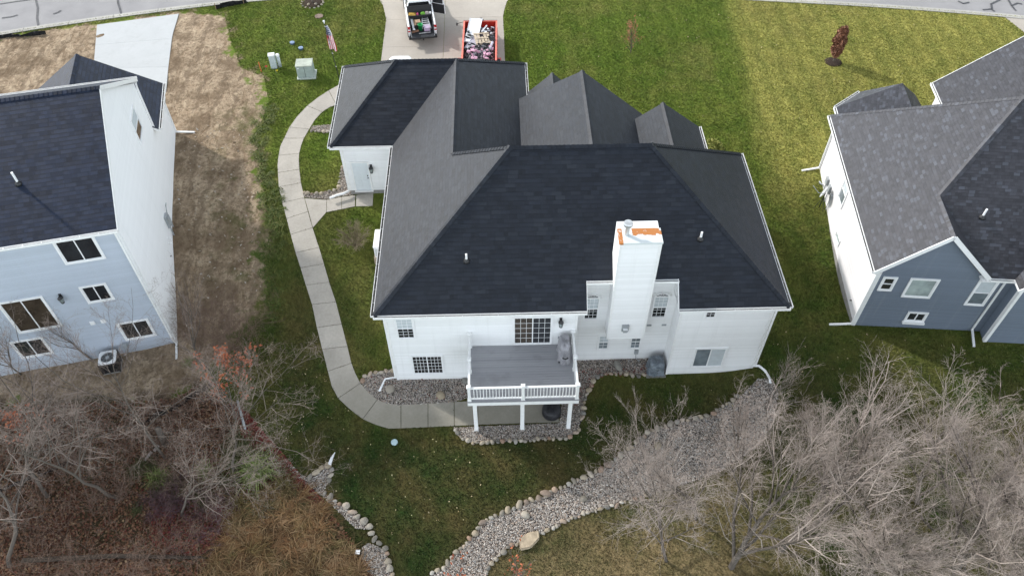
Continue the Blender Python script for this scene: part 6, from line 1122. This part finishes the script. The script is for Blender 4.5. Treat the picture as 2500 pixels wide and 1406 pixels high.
def door(sx, hinge, ang):
    d = MB(); d.box(-.03, .03, -1.0, 0, .52, 1.28); d.hexa([(-.025, -.98, 1.28), (.025, -.98, 1.28), (.025, -.0, 1.28), (-.025, 0, 1.28), (-.025, -.85, 1.80), (.02, -.85, 1.80), (.02, -.1, 1.80), (-.025, -.1, 1.80)]); o = d.build('door', M['car_white'], T, bevel=.01, loc=hinge); o.rotation_euler = (0, 0, ang)
    l = MB(); l.box(-.05, -.031, -.95, -.05, .56, 1.26); l.box(-.032, -.026, -.86, -.1, 1.31, 1.76); l.build('door_lining', M['dark_plastic'], o)
door(1, (.96, 3.02, 0), math.radians(62))
for y in (.95, 4.75):
    for s in (-1, 1):
        w0 = MB(); prof = [(.24, -.11), (.37, -.12), (.395, -.08), (.395, .08), (.37, .12), (.24, .11)]; w0.lathe(prof, (0, 0, 0), 26); ob = w0.build('wheel', M['tyre'], T, smooth=False, loc=(s*.90, y, .395)); ob.rotation_euler = (0, math.pi/2, 0); r = MB(); r.lathe([(.235, -.10), (.235, .10), (.06, .115), (.01, .12)], (0, 0, 0), 20); r.build('rim', M['chrome'], ob)
        m_ = MB(); [m_.bar((s*1.0, y+.46*math.cos(math.pi*k/8), .42+.46*math.sin(math.pi*k/8)), (s*1.0, y+.46*math.cos(math.pi*(k+1)/8), .42+.46*math.sin(math.pi*(k+1)/8)), .05, .05) for k in range(8)]; m_.build('fender_flare', M['dark_plastic'], T)
for s in (-1, 1): mb = MB(); mb.box(s*1.12-.10, s*1.12+.10, 3.72, 3.80, 1.22, 1.46); mb.build('mirror', M['dark_plastic'], T, bevel=.02)
def inT(u, v, z): c, s = math.cos(math.radians(8)), math.sin(math.radians(8)); return (TX+u*c-v*s, TY+u*s+v*c, TZ+z)
def item(name, label, cat, u, v, z, build, rz=0.0, frame=inT, base=math.radians(8), group=None, tilt=(0, 0)):
    t = build(); p = frame(u, v, z); t.location = p; t.rotation_euler = (tilt[0], tilt[1], base+rz); return tag(t, label, cat, group)
def solid(name, mat, boxes, bevel=.0):
    def f():
        mb = MB(); [mb.box(*b) for b in boxes]; return mb.build(name, mat, None, bevel=bevel)
    return f
box_ = lambda sx, sy, sz: (-sx/2, sx/2, -sy/2, sy/2, 0, sz)
M['wood'] = plain('light_wood', (.50, .36, .24), .7, .3, .2, 5); M['brown_wood'] = plain('brown_wood', (.22, .12, .075), .7, .3, .25, 5); M['card'] = plain('cardboard', (.42, .29, .19), .8, .2, .12, 4)
tb = thing('toolbox', 'open black crossbed toolbox full of tools behind the truck cab', 'toolbox', inT(0, 1.60, .80), math.radians(8)); mb = MB(); mb.box(-.82, .82, -.24, .24, .0, .42); mb.box(-.88, .88, -.27, -.22, .36, .52); mb.box(-.88, .88, .22, .27, .36, .52); mb.build('box', M['dark_plastic'], tb); mb = MB(); mb.hexa([(-.86, .26, .52), (.86, .26, .52), (.86, .29, .52), (-.86, .29, .52), (-.86, .36, .92), (.86, .36, .92), (.86, .39, .92), (-.86, .39, .92)]); mb.build('lid', M['dark_plastic'], tb)
for nm, lb, u, v, sx, sy, sz, c in [('tool_tray', 'mustard yellow tool tray in the truck toolbox', -.55, 1.6, .48, .34, .12, (.48, .30, .06)), ('tool_pouch', 'bright pink pouch in the truck toolbox', -.17, 1.58, .14, .16, .12, (.60, .10, .22)), ('drill_case', 'bright green tool in the truck toolbox', .20, 1.62, .30, .18, .13, (.20, .48, .06)), ('rag_bundle', 'pale bundle of rags in the truck toolbox', .50, 1.62, .26, .22, .14, (.46, .40, .38)), ('paint_can', 'small white can at the right end of the truck toolbox', .72, 1.55, .13, .13, .16, (.72, .72, .72))]:
    if nm == 'paint_can':
        def fb(): mb = MB(); mb.lathe([(.065, 0), (.065, .15), (.07, .15), (.07, .165), (.02, .165)], (0, 0, 0), 14); return mb.build('paint_can', plain('white_can', c, .4), None)
        item(nm, lb, 'can', u, v, 1.22, fb)
    else: item(nm, lb, nm.split('_')[1], u, v, 1.22, solid(nm, plain(nm+'_paint', c, .5, .4, .2), [box_(sx, sy, sz), (-sx*.35, sx*.3, -sy*.3, sy*.25, sz, sz*1.35)], .02), rnd.uniform(-.3, .3))
bk = thing('bucket', 'bright green plastic bucket standing in the truck bed', 'bucket', inT(-.10, .36, .80)); mb = MB(); mb.lathe([(.13, 0), (.165, .40), (.185, .40), (.185, .43), (.15, .43), (.12, .03)], (0, 0, 0), 22); mb.build('tub', plain('green_plastic', (.02, .36, .10), .4, .4, .1), bk, smooth=True); mb = MB(); mb.tube([(.175*math.cos(a), .175*math.sin(a)*.4-.05, .40-.1*math.sin(a)) for a in np.linspace(0, math.pi, 9)], .008, 5); mb.build('handle', M['galv'], bk)
item('cardboard_box', 'plain cardboard box in the truck bed behind the green bucket', 'box', -.22, .95, .80, solid('cardboard_box', M['card'], [box_(.34, .40, .34), (-.17, .17, -.2, -.02, .34, .355)], .006), .1)
lad = thing('ladder', 'aluminium stepladder lying in the right half of the truck bed', 'ladder', inT(.30, .95, 1.0), math.radians(8)); mb = MB(); [mb.bar((s*(.16), .75, .16), (s*.27, -.85, .02), .035, .07) for s in (-1, 1)]; mb.build('rail', M['galv'], lad); mb = MB()
for k in range(7): t = k/6.5; mb.bar((-(.16+.11*t), .70-1.45*t, .165-.13*t), (.16+.11*t, .70-1.45*t, .165-.13*t), .08, .03)
mb.build('rung', M['galv'], lad); mb = MB(); [mb.bar((s*.18, .72, .08), (s*.34, -.70, -.10), .03, .03) for s in (-1, 1)]; mb.build('rear_leg', M['galv'], lad)
item('white_board', 'long white board lying along the left side of the truck bed', 'board', -.60, .80, 1.0, solid('white_board', M['vinyl'], [box_(.16, 1.3, .03), (-.08, -.05, -.65, .65, .03, .06)], .004), .06, tilt=(.10, 0))
item('pine_board', 'light wooden board beside the white one in the truck bed', 'board', -.45, .90, .95, solid('pine_board', M['wood'], [box_(.20, 1.1, .035), (-.10, .10, -.55, -.50, .035, .06)], .004), -.05, tilt=(.08, 0))
item('brown_board', 'short dark brown board across the left of the tailgate end', 'board', -.50, .12, .82, solid('brown_board', M['brown_wood'], [box_(.50, .16, .09), (-.25, .25, -.08, -.05, .09, .11)], .006), .25)
item('storage_bin', 'lilac plastic bin under the foot of the ladder', 'bin', .34, .28, .80, solid('storage_bin', plain('lilac_plastic', (.48, .38, .50), .45), [box_(.42, .40, .24), (-.225, .225, -.215, .215, .24, .27)], .015))
item('level', 'long grey spirit level lying across the lowered tailgate', 'level', .15, -.12, .79, solid('level', M['galv'], [box_(.80, .05, .06), (-.1, .1, -.03, .03, .01, .05)], .004), .08)
item('black_bag', 'slumped black bag beside the green bucket in the truck bed', 'bag', -.40, .42, .80, lambda: draped('black_bag', M['rubber'], None, .34, .34, .30, 5, .6, .04))
# ------------------------------------------------------------------ white car behind the garage
p = at(978, 135, 3.86); CX, CY = p[0], 20.9; cz = float(gz(CX, CY))+.02; V_ = thing('parked_car', 'white car parked nose in at the garage, only its roof showing over the ridge', 'car', (CX, CY, cz), 0)
prof = [(-2.3, .45, .55), (-2.25, .78, .86), (-1.2, .98, .90), (.0, 1.0, .92), (1.6, 1.02, .92), (2.15, .98, .88), (2.3, .5, .8)]
loft([[(-w_, y, .30), (w_, y, .30), (w_, y, z), (w_*.93, y, z+.05), (-w_*.93, y, z+.05), (-w_, y, z)] for y, z, w_ in prof], M['car_white'], 'body', V_, bevel=.04)
mb = MB(); mb.hexa([(-.84, -1.25, 1.0), (.84, -1.25, 1.0), (.84, 2.05, 1.03), (-.84, 2.05, 1.03), (-.66, -.55, 1.50), (.66, -.55, 1.50), (.68, 1.75, 1.52), (-.68, 1.75, 1.52)]); mb.build('cabin_glass', M['car_glass'], V_, bevel=.05)
mb = MB(); n = 9
secs = []
for y, dz_, w_ in [(-.62, -.05, .60), (-.4, .02, .68), (.3, .07, .71), (1.1, .08, .72), (1.7, .05, .70), (1.95, .0, .64), (2.02, -.06, .55)]: secs.append([(-w_, y, 1.46+dz_), (w_, y, 1.46+dz_), (w_*1.0, y, 1.52+dz_), (w_*.8, y, 1.575+dz_), (0, y, 1.59+dz_), (-w_*.8, y, 1.575+dz_), (-w_, y, 1.52+dz_)])
loft(secs, M['car_white'], 'car_roof', V_)
for y in (-1.4, 1.4):
    for s in (-1, 1): w0 = MB(); w0.lathe([(.2, -.1), (.32, -.1), (.33, 0), (.32, .1), (.2, .1)], (0, 0, 0), 22); ob = w0.build('wheel', M['tyre'], V_, loc=(s*.84, y, .33)); ob.rotation_euler = (0, math.pi/2, 0); r = MB(); r.lathe([(.2, -.08), (.2, .09), (.02, .1)], (0, 0, 0), 16); r.build('rim', M['chrome'], ob)
# ------------------------------------------------------------------ red dump trailer full of debris
a, b = at(1133, 54, 3.45), at(1213, 53, 3.45); ang = math.atan2(b[1]-a[1], b[0]-a[0])-.01; tz = float(gz(a[0], a[1]))+.02; LX, LY = a[0], a[1]; WD = float(np.hypot(*(b-a)[:2])); LN = 4.9
TR_ = thing('dump_trailer', 'red dump trailer heaped with roofing debris on the driveway', 'trailer', (LX, LY, tz), ang); ru = lambda u, v, z: (LX+u*math.cos(ang)+v*math.sin(ang), LY+u*math.sin(ang)-v*math.cos(ang), tz+z)
M['red_paint'] = plain('red_trailer_paint', (.52, .035, .022), .4, .45, .22, 3); M['red_rim'] = plain('faded_red_rim', (.68, .16, .11), .5, .4, .15, 4)
mb = MB(); mb.box(0, WD, -LN, 0, .52, .58); mb.build('bed', M['red_paint'], TR_)
mb = MB(); mb.box(0, .05, -LN, 0, .58, 1.12); mb.box(WD-.05, WD, -LN, 0, .58, 1.12); mb.box(.05, WD-.05, -.05, 0, .58, 1.12); mb.box(.05, WD-.05, -LN, -LN+.05, .58, 1.12); [mb.box(x, x+.05, -v-.05, -v, .58, 1.1) for v in (.8, 1.6, 2.4, 3.2, 4.0) for x in (-.05, WD)]; mb.build('side_wall', M['red_paint'], TR_)
mb = MB(); mb.box(-.03, .08, -LN, .0, 1.12, 1.17); mb.box(WD-.08, WD+.03, -LN, 0, 1.12, 1.17); mb.box(.08, WD-.08, -.06, 0, 1.12, 1.17); mb.build('top_rail', M['red_rim'], TR_)
mb = MB(); mb.box(-.03, WD+.03, .005, .09, 1.06, 1.16); [mb.box(x-.03, x+.03, .01, .08, .5, 1.06) for x in (.1, WD/2, WD-.1)]; mb.build('tarp_roller', M['black'], TR_); mb = MB(); mb.bar((WD/2-.7, 0, .5), (WD/2, 1.4, .5), .1, .12); mb.bar((WD/2+.7, 0, .5), (WD/2, 1.4, .5), .1, .12); mb.build('tow_bar', M['black'], TR_)
mb = MB(); mb.bar((-.55, .0, .95), (-.03, .05, 1.05), .03, .03); mb.lathe([(.05, 0), (.05, .18)], (-.5, -.05, .85), 8); mb.build('crank', M['black'], TR_)
for s in (-.16, WD+.16):
    mb = MB(); mb.box(s-.16, s+.16, -5.2, -3.75, .62, .66); mb.box(s-.16, s+.16, -3.75, -3.70, .35, .64); mb.build('fender', M['red_paint'], TR_)
    for v in (4.1, 4.85): w0 = MB(); w0.lathe([(.2, -.1), (.36, -.1), (.37, 0), (.36, .1), (.2, .1)], (0, 0, 0), 20); ob = w0.build('wheel', M['tyre'], TR_, loc=(s, -v, .37)); ob.rotation_euler = (0, math.pi/2, 0); r = MB(); r.lathe([(.2, -.08), (.2, .09), (.02, .1)], (0, 0, 0), 14); r.build('rim', M['galv'], ob)
M['d_white'] = plain('chalky_white_board', (.72, .72, .74), .6, .3, .10, 2); M['d_beige'] = plain('beige_planks', (.52, .42, .31), .7, .3, .28, 5); M['d_black'] = plain('torn_felt', (.020, .020, .022), .9, .2, .4, 6); M['d_grey'] = plain('grey_scrap', (.30, .31, .34), .7, .3, .3, 5); M['d_pink'] = plain('pink_insulation', (.62, .36, .46), .9, .1, .25, 7, bump=.8); M['d_lilac'] = plain('lilac_scrap', (.50, .47, .54), .7, .2, .25, 5)
def chunk(name, mat, sx, sy, sz, seed, ir=.25):
    def f():
        R = random.Random(seed); n = R.choice((5, 6, 7)); P = []; 
        for k in range(n): t = 2*math.pi*(k+R.uniform(-.25, .25))/n; P.append((math.cos(t)*sx/2*(1+R.uniform(-ir, ir)), math.sin(t)*sy/2*(1+R.uniform(-ir, ir))))
        mb = MB(); mb.prism(P, 0, sz); mb.v = [(x, y, z+R.uniform(-.02, .02)+.06*sx*math.sin(x*5)) for x, y, z in mb.v]; return mb.build(name, mat, None, bevel=.008)
    return f
hp = MB(); nx, ny = 22, 44
hz_ = [[.62+(.10+.28*math.sin(math.pi*i/nx)**.6)*min(1, (j/ny)*1.7+.1)*min(1.0, 1.15-.0*j)+rnd.uniform(-.05, .06) for i in range(nx+1)] for j in range(ny+1)]
for j in range(ny):
    for i in range(nx):
        q = lambda i, j: (.06+(WD-.12)*i/nx, -.06-(LN-.12)*j/ny, hz_[j][i]); hp.face([q(i, j+1), q(i+1, j+1), q(i+1, j), q(i, j)])
o = hp.build('debris_heap', stone_mat('mixed_scraps', [(0, (.02, .02, .022)), (.45, (.05, .05, .055)), (.6, (.30, .28, .30)), (.75, (.10, .09, .09)), (.9, (.46, .42, .46)), (1, (.03, .03, .03))], .9, True), None, loc=(LX, LY, tz)); o.rotation_euler = (0, 0, ang); tag(o, 'mixed dark roofing scraps filling the red trailer', 'debris', kind='stuff')
deb = dict(frame=ru, base=ang)
item('long_white_sheet', 'longest white panel leaning over the front rim of the trailer', 'board', .58, .95, 1.12, solid('scrap_sheet', M['d_white'], [(-.30, .30, -1.15, 1.15, 0, .03), (-.30, -.27, -1.15, 1.15, .03, .06), (-.02, 0, -1.1, 1.1, .03, .045)], .004), -.10, tilt=(.08, .03), **deb)
item('narrow_white_sheet', 'narrow white panel lying beside the longest one in the trailer', 'board', .98, .80, 1.16, solid('scrap_sheet', M['d_white'], [(-.20, .20, -.95, .95, 0, .03), (.17, .20, -.95, .95, .03, .055)], .004), -.12, tilt=(.06, -.04), **deb)
item('short_white_sheet', 'short white panel at the left wall of the trailer', 'board', .38, 1.95, 1.04, solid('scrap_sheet', M['d_white'], [(-.26, .26, -.5, .5, 0, .05), (-.26, .26, -.5, -.46, .05, .09)], .004), -.18, tilt=(.05, .0), **deb)
item('pale_sheet', 'pale lilac white panel under the plank frame in the trailer', 'board', .70, 2.55, 1.02, solid('scrap_sheet', M['d_lilac'], [(-.30, .30, -.8, .8, 0, .03), (-.30, -.27, -.8, .8, .03, .05)], .004), -.42, tilt=(.05, .1), **deb)
def pallet():
    mb = MB(); [mb.box(-.52, .52, y-.05, y+.05, .026, .06) for y in (-.50, .0, .50)]; [mb.box(x-.085, x+.085, -.62+d, .62-e, 0, .025) for x, d, e in ((-.44, 0, 0), (-.22, .0, .02), (.0, .02, .45), (.22, .3, .0), (.44, 0, .03))]; return mb.build('broken_pallet', M['d_beige'], None, bevel=.004)
item('broken_pallet', 'beige plank frame lying on top of the debris in the trailer', 'pallet', 1.32, 2.25, 1.18, pallet, .22, tilt=(.10, .05), **deb)
item('white_strip', 'white strip sticking up beside the white panels in the trailer', 'strip', 1.42, 1.05, 1.18, solid('white_strip', M['d_white'], [box_(.09, .70, .03), (-.045, -.03, -.35, .35, .03, .05)], .003), -.55, tilt=(.18, 0), **deb)
def pipe(): mb = MB(); mb.tube([(0, -.35, .08), (0, .35, .08)], .08, 12); mb.tube([(0, .35, .08), (0, .40, .08)], .095, 12); return mb.build('flue_pipe', M['d_lilac'], None)
item('flue_pipe', 'pale grey pipe near the right wall of the trailer', 'pipe', 1.92, 3.15, 1.12, pipe, -.22, **deb)
for i in range(10): item('white_scrap', 'small white scrap among the debris in the trailer', 'scrap', rnd.uniform(.2, WD-.25), rnd.choice((rnd.uniform(.6, 1.6), rnd.uniform(2.6, 4.4))), rnd.uniform(1.0, 1.12), chunk('white_scrap', M['d_white'], rnd.uniform(.10, .45), rnd.uniform(.08, .18), .025, 100+i), rnd.uniform(0, 3.14), group='white scraps in the trailer', tilt=(rnd.uniform(-.3, .3), rnd.uniform(-.3, .3)), **deb)
for i in range(22): item('felt_scrap', 'torn black roofing scrap among the debris in the trailer', 'scrap', rnd.uniform(.2, WD-.25), rnd.uniform(1.2, 4.6), rnd.uniform(1.10, 1.26), chunk('felt_scrap', M['d_black'], rnd.uniform(.2, .5), rnd.uniform(.15, .35), .02, 200+i, .4), rnd.uniform(0, 3.14), group='black roofing scraps in the trailer', tilt=(rnd.uniform(-.4, .4), rnd.uniform(-.4, .4)), **deb)
for i in range(20): item('insulation_scrap', 'piece of pink insulation in the near half of the trailer', 'insulation', rnd.uniform(.3, WD-.25), rnd.uniform(3.15, 4.6), rnd.uniform(1.05, 1.18), chunk('insulation_scrap', M['d_pink'], rnd.uniform(.15, .38), rnd.uniform(.12, .28), .10, 300+i, .35), rnd.uniform(0, 3.14), group='pink insulation pieces in the trailer', tilt=(rnd.uniform(-.4, .4), rnd.uniform(-.4, .4)), **deb)
for i in range(9): item('grey_scrap', 'grey metal scrap among the debris in the trailer', 'scrap', rnd.uniform(.9, WD-.25), rnd.uniform(.7, 3.4), rnd.uniform(1.0, 1.12), chunk('grey_scrap', M['d_grey'], rnd.uniform(.2, .5), rnd.uniform(.08, .2), .02, 400+i, .3), rnd.uniform(0, 3.14), group='grey scraps in the trailer', tilt=(rnd.uniform(-.4, .4), rnd.uniform(-.4, .4)), **deb)
